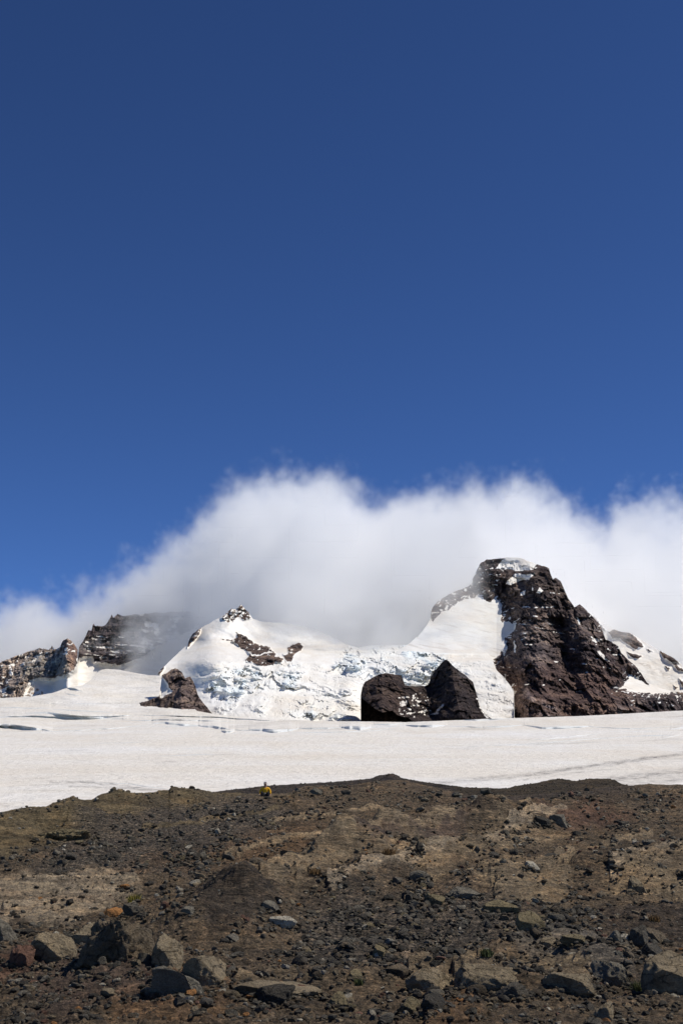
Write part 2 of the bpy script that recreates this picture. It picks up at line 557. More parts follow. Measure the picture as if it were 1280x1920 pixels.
def joints(x, z, k):
    """Angular blocks of jointed lava, two sizes."""
    wx = x + 4 * fbm(x * 0.05, z * 0.05, k, 3)
    wz = z + 3 * fbm(x * 0.05, z * 0.05, k + 9, 3)
    _, _, c1 = worley(wx / 12 + k, wz / 15)
    _, _, c2 = worley(wx / 5.2 + 2 * k, wz / 4.4)
    return (c1 - 0.5) * 15 + (c2 - 0.5) * 6.5




def wobble(PX, PY, a, f=0.08, k=0.0):
    return PX + a * fbm(PX * f, PY * f, 1.7 + k, 4, 0.6), PY + a * fbm(PX * f, PY * f, 8.2 + k, 4, 0.6)


# --- right rock peak with its snow flank
PEAK_TOP = [(742, 1222), (765, 1208), (790, 1186), (806, 1162), (809, 1140), (822, 1126), (845, 1112), (866, 1104), (880, 1098), (886, 1085), (893, 1070), (900, 1055), (912, 1049),
            (930, 1048), (950, 1045), (975, 1046), (1000, 1056), (1014, 1061), (1028, 1064), (1032, 1078), (1036, 1087), (1041, 1083), (1050, 1089), (1055, 1100), (1060, 1112),
            (1064, 1122), (1070, 1130), (1076, 1139), (1086, 1133), (1095, 1140), (1110, 1156), (1122, 1169), (1130, 1186), (1134, 1198), (1150, 1206), (1158, 1212), (1164, 1224), (1176, 1236), (1192, 1250),
            (1204, 1268), (1212, 1280), (1240, 1291), (1262, 1299), (1275, 1304), (1283, 1325), (1300, 1345), (1340, 1360)]
ROCK_G = [(893, 1050), (930, 1046), (1005, 1055), (1030, 1055), (1060, 1090), (1090, 1120), (1130, 1170), (1165, 1205), (1215, 1262), (1216, 1284), (1178, 1262), (1178, 1271), (1165, 1285),
          (1152, 1297), (1164, 1291), (1192, 1299), (1230, 1301), (1267, 1298), (1300, 1320), (1300, 1370), (955, 1370), (962, 1344), (955, 1327), (964, 1296), (955, 1283), (936, 1264),
          (921, 1249), (927, 1236), (946, 1214), (947, 1196), (963, 1180), (967, 1168), (938, 1165), (939, 1132), (930, 1119), (921, 1130), (911, 1127), (905, 1122), (896, 1114), (889, 1122), (882, 1118), (886, 1080)]
ROCK_G2 = [(806, 1160), (806, 1135), (830, 1118), (852, 1105), (885, 1095), (893, 1110), (880, 1119), (862, 1126), (842, 1142), (826, 1150), (812, 1164)]
SNOW_G = [[(928, 1066), (950, 1040), (975, 1040), (1008, 1057), (998, 1068), (971, 1069), (950, 1067)],
          [(946, 1095), (957, 1083), (966, 1074), (985, 1078), (1003, 1074), (992, 1086), (971, 1090), (958, 1097)],
          [(1080, 1155), (1083, 1157), (1088, 1171), (1084, 1170)], [(1107, 1193), (1113, 1196), (1130, 1199), (1117, 1205), (1110, 1202)],
          [(1119, 1220), (1124, 1221), (1142, 1240), (1138, 1240), (1124, 1230)],
          [(1010, 1101), (1018, 1108), (1012, 1113), (1005, 1112)], [(976, 1110), (984, 1106), (983, 1116), (975, 1118)], [(996, 1095), (999, 1108), (996, 1108)],
          [(963, 1200), (966, 1210), (966, 1226), (962, 1222)], [(945, 1200), (951, 1214), (944, 1232), (941, 1222)]]


_pk = {}


def peak_depth(PX, PY):
    y = 1190 + 1.0 * (1350 - PY)
    sd = sdf(PX, PY, ROCK_G)
    rock = ss(-4, 14, sd)
    y = y + np.where(PX < 1000, np.minimum(1000 - PX, 70) * 0.25, 0) + np.where(PX > 1100, (PX - 1100) * 0.55, 0)
    x, _, z = pt(PX, PY, y)
    a, b = crag(x, z, 2.0)
    zz = z + 0.10 * x + 9 * fbm(x * 0.012, z * 0.012, 3.1, 3)
    st, _ = stairs(zz, 27, 0.2)
    st2, fr2 = stairs(zz, 9.5, 0.22)
    _pk['ledge'] = ss(0.12, 0.04, np.abs(fr2 - 0.5))
    rel = -24 * a - 6 * b + 0.26 * st + 0.30 * st2 - 12 * fbm(x * 0.055, z * 0.02, 14.0, 6, 0.6, True) + joints(x, z + 0.1 * x, 3.0) - 3 * fbm(x * 0.3, z * 0.3, 4.0, 4)
    # a buttress running down from the summit shoulder, gullies on both sides
    rel = rel - 34 * np.exp(-(ldist(PX, PY, [(1020, 1066), (1018, 1120), (1000, 1165), (985, 1205), (1010, 1270), (1000, 1340)]) / 30) ** 2)
    rel = rel - 20 * np.exp(-(ldist(PX, PY, [(1060, 1130), (1090, 1190), (1125, 1260), (1150, 1340)]) / 26) ** 2)
    rel = rel + 9 * np.exp(-(ldist(PX, PY, [(1050, 1150), (1050, 1230), (1085, 1300)]) / 16) ** 2)
    rel = rel + 22 * ss(40, 5, sd) * ss(1000, 960, PX)
    sn = -9 * fbm(x * 0.012, z * 0.02, 6.6, 4) - 1.0 * fbm(x * 0.07, z * 0.12, 1.6, 4)
    y = y + rock * rel + (1 - rock) * sn - 26 * ss(1285, 1320, PY) * rock
    return y


def peak_attrs(PX, PY, x, y, z):
    wx, wy = wobble(PX, PY, 5.0, 0.07)
    ed = sdf(wx, wy, ROCK_G)
    rag = 5.5 * fbm(PX * 0.16, PY * 0.2, 21.0, 5, 0.65) * ss(1330, 1300, PY)
    s = 1 - np.maximum(ss(-1.2, 1.2, ed + rag), ss(-1.0, 1.0, sdf(wx, wy, ROCK_G2) + 0.7 * rag))
    s = np.maximum(s, ss(20, 3, ed) * ss(0.2, 0.3, fbm(PX * 0.10, (PY + 0.5 * PX) * 0.16, 23.0, 4, 0.62)))
    s = np.maximum(s, ss(-3, 3, sdf(wx, wy, ROCK_G2)) * ss(0.12, 0.26, fbm(PX * 0.09, PY * 0.13, 25.0, 4, 0.62)))
    wx, wy = wobble(PX, PY, 3.0, 0.15, 3)
    for p in SNOW_G:
        s = np.maximum(s, ss(-0.8, 0.8, sdf(wx, wy, p)))
    # snow caught on ledges
    for line, w in [([(939, 1150), (955, 1142), (971, 1137), (1005, 1139), (1041, 1138)], 1.3), ([(1003, 1176), (1025, 1181), (1064, 1190)], 0.7), ([(925, 1249), (975, 1253)], 0.8),
                    ([(1162, 1296), (1225, 1304)], 0.8)]:
        d = ldist(wx, wy, line)
        s = np.maximum(s, ss(0.9, 0.2, d / w) * (pn(PX * 0.14, PY * 0.1, 5.1) > -0.12))
    sp = fbm(PX * 0.11, PY * 0.2, 2.9, 4, 0.6) - 0.05
    area = np.maximum(ss(-6, 8, sdf(PX, PY, [(890, 1058), (935, 1056), (950, 1075), (935, 1110), (885, 1120)])),
                      np.maximum(0.9 * ss(-6, 8, sdf(PX, PY, [(1170, 1294), (1275, 1300), (1275, 1330), (1180, 1325)])), 0.95 * ss(-6, 8, sdf(PX, PY, [(1120, 1200), (1160, 1206), (1190, 1250), (1150, 1240)]))))
    area = np.maximum(area, 0.8 * ss(-6, 8, sdf(PX, PY, [(940, 1165), (1000, 1160), (990, 1200), (945, 1240)])))
    s = np.maximum(s, area * ss(0.17, 0.27, sp))
    s = np.maximum(s, _pk['ledge'] * ss(0.21, 0.32, fbm(PX * 0.035, PY * 0.05, 71.0, 4, 0.6)) * ss(1320, 1290, PY))
    tint = np.ones(PX.shape + (3,)) * np.array([0.94, 0.91, 0.99])
    redm = ss(-30, 25, sdf(PX, PY, [(900, 1250), (1160, 1250), (1180, 1350), (960, 1350)]))[..., None]
    tint = tint * (1 - redm * np.array([0.02, 0.14, 0.20]))
    tan = ss(-3, 4, sdf(*wobble(PX, PY, 5), [(975, 1288), (985, 1290), (1004, 1312), (1000, 1318), (985, 1308)]))
    tan = np.maximum(tan, ss(-2, 3, sdf(PX, PY, [(1006, 1342), (1012, 1332), (1022, 1331), (1034, 1344)])))[..., None]
    tint = tint * (1 - tan) + tan * np.array([2.6, 2.5, 2.6])
    gr = ss(-12, 12, sdf(*wobble(PX, PY, 16, 0.04), [(985, 1185), (1030, 1200), (1035, 1240), (1000, 1250), (975, 1215)]))[..., None]
    tint = tint * (1 + gr * np.array([0.35, 0.42, 0.45]))
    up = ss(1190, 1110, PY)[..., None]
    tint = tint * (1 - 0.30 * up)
    flow = fbm(PX * 0.02, (PY - 0.25 * PX) * 0.22, 3.0, 4)
    dirt = np.clip(0.35 * ss(0.12, 0.4, flow), 0, 1)
    return {'snow': s, 'ice': 0.18 * ss(1230, 1180, PY), 'dirt': dirt, 'tint': tint}


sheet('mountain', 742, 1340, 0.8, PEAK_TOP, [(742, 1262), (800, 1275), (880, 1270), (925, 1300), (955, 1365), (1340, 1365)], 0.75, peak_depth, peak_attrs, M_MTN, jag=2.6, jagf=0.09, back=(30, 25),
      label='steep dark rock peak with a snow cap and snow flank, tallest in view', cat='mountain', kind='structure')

# --- snow slope behind the right peak
BACK_TOP = [(1040, 1135), (1090, 1140), (1115, 1156), (1140, 1174), (1160, 1184), (1178, 1186), (1190, 1193), (1210, 1205), (1240, 1222), (1262, 1234), (1280, 1248), (1330, 1280), (1420, 1325), (1500, 1345)]
BACK_ROCK = [[(1140, 1184), (1150, 1181), (1180, 1183), (1196, 1200), (1205, 1212), (1190, 1217), (1172, 1205), (1160, 1195), (1148, 1196)], [(1175, 1222), (1190, 1226), (1202, 1230), (1196, 1234), (1180, 1230)],
             [(1237, 1220), (1255, 1226), (1272, 1243), (1258, 1240), (1243, 1232)], [(1256, 1240), (1290, 1262), (1270, 1256)], [(1247, 1249), (1254, 1252), (1252, 1256)], [(1272, 1272), (1300, 1290), (1278, 1286)],
             [(1212, 1217), (1222, 1221), (1216, 1222)], [(1268, 1298), (1300, 1300), (1300, 1340), (1274, 1320)], [(1100, 1150), (1118, 1160), (1134, 1182), (1122, 1182)], [(1262, 1285), (1270, 1288), (1266, 1290)]]


def back_depth(PX, PY):
    y = 1480 + 1.9 * (1350 - PY) - 0.3 * (PX - 1150)
    x, _, z = pt(PX, PY, y)
    y = y - 14 * fbm(x * 0.015, z * 0.02, 9.1, 4) - 4 * fbm(x * 0.08, z * 0.1, 5.1, 4)
    r = np.max([ss(-3, 4, sdf(PX, PY, p)) for p in BACK_ROCK], 0)
    return y - r * (8 + 14 * fbm(x * 0.06, z * 0.05, 1.1, 4, 0.6, True))


def back_attrs(PX, PY, x, y, z):
    wx, wy = wobble(PX, PY, 5.0, 0.1, 2)
    s = 1 - np.max([ss(-1, 1, sdf(wx, wy, p)) for p in BACK_ROCK], 0)
    d = ldist(wx, wy, [(1180, 1236), (1210, 1247), (1240, 1262), (1270, 1280)])
    return {'snow': s, 'ice': 0.0 * s, 'dirt': 0.5 * ss(3.5, 1, d) * ss(-0.1, 0.3, pn(PX * 0.1, PY * 0.3)), 'tint': np.ones(PX.shape + (3,)) * np.array([1.25, 1.2, 1.2])}


sheet('mountain', 1040, 1500, 0.9, BACK_TOP, [(1040, 1365), (1500, 1365)], 0.8, back_depth, back_attrs, M_MTN, jag=1.2, back=(40, 30),
      label='white snow slope with small dark rocks, falling right behind the dark peak', cat='mountain', kind='structure')

# --- central snow mountain with the icefall below it
CEN_TOP = [(293, 1268), (300, 1257), (320, 1238), (340, 1219), (352, 1208), (356, 1198), (362, 1188), (376, 1178), (392, 1169), (408, 1160), (422, 1151), (434, 1141), (442, 1143), (452, 1133), (458, 1140), (466, 1148),
           (474, 1160), (490, 1166), (540, 1169), (570, 1175), (600, 1185), (630, 1198), (650, 1209), (672, 1215), (690, 1211), (720, 1210), (748, 1210), (770, 1209), (800, 1211), (830, 1213), (880, 1214), (905, 1218),
           (921, 1232), (930, 1256), (942, 1268), (955, 1284), (963, 1298), (960, 1310), (957, 1328), (964, 1345), (972, 1362)]
CEN_ROCK = [[(414, 1160), (424, 1151), (435, 1138), (443, 1142), (452, 1130), (465, 1146), (472, 1160), (458, 1163), (446, 1157), (435, 1166), (424, 1164)],
            [(353, 1199), (360, 1186), (377, 1176), (374, 1188), (365, 1200), (351, 1215)],
            [(416, 1198), (436, 1200), (446, 1195), (443, 1186), (459, 1193), (477, 1206), (506, 1214), (516, 1226), (514, 1246), (490, 1249), (459, 1238), (468, 1229), (462, 1220), (452, 1214), (440, 1204)],
            [(514, 1229), (529, 1233), (528, 1244), (515, 1242)], [(531, 1227), (541, 1227), (540, 1214), (559, 1204), (568, 1211), (562, 1221), (551, 1228), (548, 1238), (537, 1242)],
            [(296, 1262), (306, 1249), (309, 1252), (300, 1264)]]
CEN_LEDGE = [(462, 1222), (480, 1230), (510, 1222)]
SERAC = [[(395, 1245), (420, 1232), (470, 1240), (560, 1240), (640, 1232), (665, 1208), (770, 1204), (850, 1225), (830, 1290), (690, 1300), (700, 1356), (520, 1356), (430, 1335), (385, 1318), (380, 1290)],
         [(860, 1240), (905, 1225), (960, 1290), (965, 1350), (905, 1350), (885, 1290)]]
BIGSERAC = [(384, 1300), (405, 1262), (450, 1252), (560, 1268), (550, 1290), (470, 1296), (430, 1320)], [(620, 1250), (665, 1208), (770, 1206), (835, 1225), (830, 1290), (760, 1292), (690, 1270), (640, 1266)], [(535, 1325), (600, 1310), (640, 1345), (545, 1350)]
_c = {}


def cen_depth(PX, PY):
    ser = np.max([ss(-34, 16, sdf(*wobble(PX, PY, 26, 0.02, 33), p)) for p in SERAC], 0)
    big = np.max([ss(-10, 10, sdf(PX, PY, p)) for p in BIGSERAC], 0)
    # steep toe, flatter shelf at 1240..1215, then the upper mountain
    k = 1.7 + 2.6 * ss(1250, 1232, PY) * ss(1200, 1215, PY) - 0.3 * ss(1320, 1350, PY)
    d = -np.diff(PY, axis=0) * (k[1:] + k[:-1]) * 0.5
    y = 1010 + np.concatenate([np.zeros((1, PY.shape[1])), np.cumsum(d, 0)], 0)
    y = y + 0.35 * np.minimum(np.sqrt((PX - 480) ** 2 + 900), 150) - 60 * np.exp(-(ldist(PX, PY, [(440, 1145), (395, 1185), (400, 1240)]) / 45) ** 2)
    y = y + 60 * ss(-55, 15, sdf(PX, PY, [(700, 1300), (760, 1296), (820, 1290), (850, 1330), (856, 1362), (700, 1362)]))
    x, _, z = pt(PX, PY, y)
    y = y - 16 * fbm(x * 0.012, z * 0.016, 2.2, 4) - 4 * fbm(x * 0.06, z * 0.08, 5.2, 4)
    wx, wy = wobble(PX, PY, 16.0, 0.05, 5)
    wx2, wy2 = wobble(PX, PY, 4.0, 0.25, 6)
    wx, wy = wx + wx2 - PX, wy + wy2 - PY
    f1, f2, c1 = worley(wx / 27, wy / 16)
    g1, g2, c2 = worley(wx / 11 + 40, wy / 7)
    h1, h2, c3 = worley(wx / 4 + 90, wy / 3.0)
    patch = ss(-0.05, 0.3, fbm(PX * 0.022, PY * 0.03, 12.5, 3))
    blocks = -(c1 - 0.5) * 22 * (0.15 + big) - (c2 - 0.5) * 4.5 * (0.3 + big) - (c3 - 0.5) * 1.2
    stb, _ = stairs(z + 8 * fbm(x * 0.025, z * 0.03, 7.7, 4) + 0.06 * x, 15, 0.3)
    stc, _ = stairs(z + 9 * fbm(x * 0.05, z * 0.05, 17.7, 4) + 0.1 * x, 6.5, 0.3)
    rel = 0.95 * (blocks + 1.0 * stb) * (0.5 + 0.7 * patch) + 0.6 * stc * (0.35 + patch) - 8 * fbm(x * 0.03 + 3, z * 0.045, 3.9, 5, 0.55, True) * (0.35 + 0.8 * patch)
    y = y + ser * rel
    _c['ser'] = ser; _c['big'] = big
    _c['ice'] = ser * np.clip((0.35 * (c1 > 0.55) + 0.35 * (c2 > 0.6) + 0.3 * patch) * (0.15 + big) * (0.3 + patch), 0, 1)
    r = np.max([ss(-3, 3, sdf(PX, PY, p)) for p in CEN_ROCK], 0)
    a, b = crag(x * 1.6, z * 1.6, 8.0)
    y = y + r * (-20 * a - 8 * b - 2 + 0.8 * joints(x, z, 5.0))
    return y


def cen_attrs(PX, PY, x, y, z):
    wx, wy = wobble(PX, PY, 4.0, 0.11, 7)
    rag = 3.5 * fbm(PX * 0.2, PY * 0.24, 24.0, 4, 0.65)
    s = 1 - np.max([ss(-0.9, 0.9, sdf(wx, wy, p) + rag) for p in CEN_ROCK], 0)
    s = np.maximum(s, 0.9 * ss(0.2, 0.3, fbm(PX * 0.12, PY * 0.2, 26.0, 4, 0.62)))
    s = np.maximum(s, ss(1.6, 0.8, ldist(wx, wy, CEN_LEDGE)))
    top = ss(-2, 5, sdf(PX, PY, [(408, 1170), (425, 1140), (452, 1125), (480, 1165), (450, 1170)]))
    s = np.maximum(s, top * ss(-0.02, 0.12, fbm(PX * 0.2, PY * 0.25, 3.3, 4)))
    ice = _c['ice'] * 0.8 + 0.12 * _c['big'] + 0.06 * _c['ser'] + 0.12 * ss(1235, 1200, PY) * ss(480, 540, PX)
    warm = ss(0.0, 0.45, fbm(PX * 0.012, PY * 0.025, 4.2, 4)) * (0.3 + 0.4 * ss(1290, 1330, PY)) * (1 - _c['big'])
    warm = warm + 0.22 * ss(-10, 20, sdf(PX, PY, [(300, 1258), (380, 1185), (470, 1230), (400, 1250), (360, 1260)]))
    return {'snow': s, 'ice': np.clip(ice, 0, 0.9), 'dirt': np.clip(warm * 0.45, 0, 0.4), 'tint': np.ones(PX.shape + (3,)) * np.array([1.0, 0.92, 0.90])}


sheet('mountain', 293, 972, 0.8, CEN_TOP, [(293, 1365), (972, 1365)], 0.7, cen_depth, cen_attrs, M_MTN, jag=1.8, jagf=0.1, back=(30, 18),
      label='white snow mountain with a broken blue icefall below its small rocky summit', cat='mountain', kind='structure')

# --- far left ridges
LEFT_TOP = [(-400, 1330), (-150, 1285), (0, 1243), (20, 1234), (40, 1226), (60, 1220), (76, 1215), (92, 1219), (98, 1211), (104, 1218), (112, 1214), (118, 1202), (127, 1196), (134, 1201), (141, 1209), (149, 1213), (156, 1203), (162, 1191),
            (166, 1181), (172, 1182), (175, 1170), (179, 1174), (190, 1174), (199, 1171), (205, 1162), (210, 1152), (213, 1158), (221, 1151), (232, 1155), (260, 1152), (300, 1148), (340, 1146), (380, 1146), (420, 1146), (470, 1150)]
LEFT_SNOW = [[(40, 1320), (47, 1291), (57, 1277), (72, 1268), (90, 1272), (107, 1269), (130, 1264), (140, 1256), (146, 1233), (160, 1231), (176, 1231), (178, 1240), (200, 1243), (225, 1247), (250, 1238), (268, 1232), (300, 1209), (330, 1196),
              (360, 1180), (480, 1150), (480, 1340), (40, 1340)]]


def left_depth(PX, PY):
    b = float(PX.max() > 200)
    y = 1430 + 1.1 * (1320 - PY) + b * 210 + 0.25 * np.abs(PX - 120) - 55 * np.exp(-((PX - 128) / 16) ** 2)
    gull = ss(-4, 8, sdf(PX, PY, LEFT_SNOW[0]))
    x, _, z = pt(PX, PY, y)
    a, c = crag(x * 1.2, z * 1.2, 13.0)
    st, _ = stairs(z - 0.10 * x + 6 * fbm(x * 0.02, z * 0.02, 1.5, 3), 15, 0.3)
    rel = -26 * a - 16 * c + 0.9 * st * (0.2 + 0.7 * b) - 6 * fbm(x * 0.08, z * 0.04, 16.0, 5, 0.6, True) + (0.45 + 0.3 * b) * joints(x, z, 7.0)
    return y + (1 - gull) * rel - gull * 8 * fbm(x * 0.03, z * 0.05, 2.5, 4)


def left_attrs(PX, PY, x, y, z):
    wx, wy = wobble(PX, PY, 5.0, 0.09, 9)
    s = ss(-1, 1, sdf(wx, wy, LEFT_SNOW[0]))
    # speckled snow on the left ridge, banded snow on the crag
    a1 = ss(8, -12, sdf(PX, PY, [(20, 1310), (35, 1262), (75, 1238), (120, 1232), (150, 1236), (130, 1275), (60, 1300)])) * ss(150, 135, PX)
    s = np.maximum(s, a1 * 0.85 * ss(0.08, 0.26, fbm(PX * 0.085 + PY * 0.05, PY * 0.12, 5.7, 4, 0.6)))
    bnd = fbm(PX * 0.035, (PY - 0.08 * PX) * 0.26, 6.1, 4, 0.6)
    a2 = ss(148, 165, PX) * ss(1188, 1196, PY) * ss(1246, 1222, PY)
    s = np.maximum(s, a2 * ss(0.06, 0.2, bnd))
    s = np.maximum(s, 0.9 * ss(240, 280, PX) * ss(0.0, 0.2, fbm(PX * 0.05, PY * 0.08, 9.9, 4)))
    rk = ss(2, 0, np.abs(sdf(wx, wy, [(66, 1269), (88, 1263), (106, 1268), (88, 1268)])) - 1)
    s = s * (1 - rk)
    rk2 = ss(-2, 2, sdf(wx, wy, [(48, 1300), (60, 1288), (72, 1290), (90, 1306), (60, 1312), (46, 1312)])) * ss(-0.1, 0.1, fbm(PX * 0.15, PY * 0.2, 2.0, 3))
    s = s * (1 - rk2)
    tint = np.ones(PX.shape + (3,)) * np.array([2.2, 2.3, 2.4])  # raised bluish tint paints distance haze into the far-left ridge rock
    grey = ss(-15, 15, sdf(*wobble(PX, PY, 14, 0.03), [(45, 1240), (125, 1228), (130, 1262), (60, 1282), (40, 1270)]))[..., None]
    tint = tint * (1 - grey) + grey * np.array([2.2, 2.55, 2.75])
    br = ss(-4, 6, sdf(PX, PY, [(118, 1195), (140, 1205), (147, 1215), (146, 1235), (136, 1265), (125, 1240)]))[..., None]
    tint = tint * (1 - br * np.array([0.1, 0.28, 0.36]))
    cr = (PX > 0)[..., None] * float(PX.max() > 200) * np.array([0.62, 0.62, 0.57])
    tint = tint * (1 - cr)
    return {'snow': s, 'ice': 0.15 * ss(230, 300, PX), 'dirt': 0.0 * s + 0.25 * ss(0.1, 0.4, fbm(PX * 0.03, PY * 0.2, 7.0, 3)), 'tint': tint}


sheet('mountain', 141, 470, 0.8, [(141, 1264), (146, 1242)] + [q for q in LEFT_TOP if q[0] > 148], [(141, 1345), (470, 1345)], 0.75, left_depth, left_attrs, M_MTN, jag=2.6, jagf=0.12, back=(40, 30),
      label='black banded crag with a toothed top, half hidden in cloud', cat='mountain', kind='structure')
sheet('mountain', -400, 146, 0.8, [q for q in LEFT_TOP if q[0] < 146] + [(146, 1219)], [(-400, 1345), (146, 1345)], 0.75, left_depth, left_attrs, M_MTN, jag=2.6, jagf=0.12, back=(40, 30),
      label='grey brown rock ridge speckled with snow at the far left', cat='mountain', kind='structure')

# --- two dark rock bluffs at the foot of the icefall
BLUFF_TOP = [(676, 1304), (679, 1288), (684, 1278), (692, 1274), (700, 1270), (712, 1264), (724, 1262), (740, 1265), (752, 1266), (756, 1276), (759, 1285), (780, 1287), (796, 1286), (803, 1283), (808, 1268), (816, 1256), (827, 1243), (835, 1237),
             (842, 1241), (850, 1250), (862, 1259), (872, 1266), (886, 1279), (890, 1292), (896, 1312), (902, 1330), (912, 1342), (926, 1349), (940, 1362)]
BLUFF_SNOW = [[(750, 1318), (765, 1314), (760, 1322), (750, 1323)], [(778, 1316), (790, 1314), (786, 1318)],
              [(800, 1342), (815, 1335), (830, 1320), (833, 1322), (818, 1339)], [(784, 1335), (795, 1331), (794, 1338)], [(901, 1332), (905, 1333), (914, 1346), (910, 1348)], [(892, 1310), (896, 1310), (904, 1330), (900, 1328)]]


def bluff_depth(PX, PY):
    y = 1022 + 1.2 * (1352 - PY)
    e = PX - (842 + (PY - 1240) * 0.20)
    y = y + np.minimum(np.minimum(np.where(e < 0, -1.35, 0.55) * e - 44, 0.8 * np.abs(PX - 716) - 44), 24)
    x, _, z = pt(PX, PY, y)
    a, b = crag(x * 2.0, z * 1.6, 21.0)
    st, _ = stairs(z, 14, 0.4)
    return y - 12 * a - 7 * b + 0.3 * st + 0.7 * joints(x * 1.3, z * 1.3, 9.0) - 20 * ss(1300, 1350, PY) * ss(0.2, -0.2, pn(PX * 0.03, PY * 0.02))


def bluff_attrs(PX, PY, x, y, z):
    wx, wy = wobble(PX, PY, 5.0, 0.1, 11)
    rg_ = 2.5 * fbm(PX * 0.22, PY * 0.26, 27.0, 4, 0.65)
    s = np.max([ss(-0.9, 0.9, sdf(wx, wy, p) + rg_ * 0.8) for p in BLUFF_SNOW], 0)
    ar = ss(-4, 8, sdf(PX, PY, [(745, 1302), (800, 1295), (815, 1345), (740, 1350)]))
    s = np.maximum(s, ar * ss(0.18, 0.28, fbm(PX * 0.14, PY * 0.2, 8.8, 4)))
    s = np.where(s > 0.3, s, 0.0)
    tint = np.ones(PX.shape + (3,)) * np.array([0.40, 0.385, 0.42])
    l = ss(765, 745, PX)[..., None]
    tint = tint * (1 + l * np.array([0.5, 0.42, 0.32]))
    return {'snow': s, 'ice': 0 * s, 'dirt': 0.12 + 0 * s, 'tint': tint}


sheet('rocky_hill', 676, 940, 0.7, BLUFF_TOP, [(676, 1308), (684, 1314), (692, 1320), (703, 1329), (716, 1336), (735, 1332), (745, 1341), (765, 1346), (785, 1362), (940, 1366)], 0.7, bluff_depth, bluff_attrs, M_MTN, jag=1.8, jagf=0.16, back=(8, 10),
      label='twin dark rock bluffs, one square and one pyramid shaped, below the icefall', cat='rock bluff', kind='structure')

# --- rock nose sticking out of the left snow dome
NOSE_TOP = [(254, 1324), (260, 1319), (268, 1316), (277, 1314), (290, 1309), (298, 1306), (301, 1290), (304, 1265), (312, 1262), (320, 1257), (328, 1253), (335, 1255), (341, 1260), (347, 1272), (352, 1270), (357, 1268), (362, 1276), (366, 1285), (371, 1303),
            (380, 1316), (390, 1328), (398, 1338), (402, 1345)]
NOSE_SNOW = [(299, 1308), (299, 1258), (305, 1268), (312, 1276), (316, 1288), (325, 1298), (318, 1302), (312, 1303), (308, 1307)]


def nose_depth(PX, PY):
    y = 836 + 0.8 * (1338 - PY) + 0.35 * np.abs(PX - 340)
    x, _, z = pt(PX, PY, y)
    a, b = crag(x * 2.2, z * 1.8, 31.0)
    sn = ss(-2, 3, sdf(PX, PY, NOSE_SNOW))
    return y - (1 - sn) * (12 * a + 7 * b + 0.45 * joints(x * 1.6, z * 1.6, 11.0)) - sn * 1.5


def nose_attrs(PX, PY, x, y, z):
    wx, wy = wobble(PX, PY, 4.0, 0.12, 13)
    s = ss(-0.8, 0.8, sdf(wx, wy, NOSE_SNOW) + 3.0 * fbm(PX * 0.22, PY * 0.26, 28.0, 4, 0.65))
    dk = ss(-2, 3, sdf(*wobble(PX, PY, 4), [(254, 1322), (300, 1306), (325, 1300), (333, 1338), (260, 1332)]))[..., None]
    tint = np.ones(PX.shape + (3,)) * np.array([1.45, 1.38, 1.40]) * (1 - 0.3 * dk)
    return {'snow': s, 'ice': 0 * s, 'dirt': 0 * s + 0.1, 'tint': tint}


sheet('rocky_hill', 254, 402, 0.6, NOSE_TOP, [(254, 1336), (275, 1340), (300, 1344), (330, 1348), (402, 1354)], 0.6, nose_depth, nose_attrs, M_MTN, jag=2.6, jagf=0.2, back=(6, 8),
      label='brown pointed rock nose standing out of the white snow dome', cat='rock outcrop', kind='structure')

# ------------------------------------------------------------------ foreground slope
NEAR_TOP = [(-700, 1640), (-250, 1575), (-60, 1540), (0, 1527), (30, 1521), (60, 1517), (85, 1518), (110, 1507), (125, 1501), (138, 1499), (146, 1503), (158, 1507), (172, 1506), (180, 1501), (195, 1492), (212, 1488), (228, 1487), (250, 1491),
            (280, 1492), (300, 1489), (316, 1486), (320, 1480), (332, 1479), (356, 1479), (366, 1482), (380, 1486), (398, 1491), (420, 1489), (450, 1488), (480, 1491), (497, 1494), (515, 1491), (545, 1490), (556, 1480), (580, 1475), (605, 1474), (630, 1477),
            (660, 1475), (700, 1468), (740, 1466), (790, 1474), (830, 1481), (870, 1490), (930, 1495), (960, 1494), (1030, 1489), (1100, 1481), (1160, 1475), (1196, 1473), (1215, 1470), (1240, 1472), (1280, 1473), (1500, 1480), (2000, 1500)]
L368 = 368.0


def ly0(py):
    return math.log(22) + (1945 - py) / L368


def gpt(px, py):
    x, y, z = pt(np.asarray(px, float), np.asarray(py, float), np.exp(ly0(np.asarray(py, float))))
    return x, y, z


def world_line(line):
    return [tuple(float(v) for v in gpt(a, b)[:2]) for a, b in line]


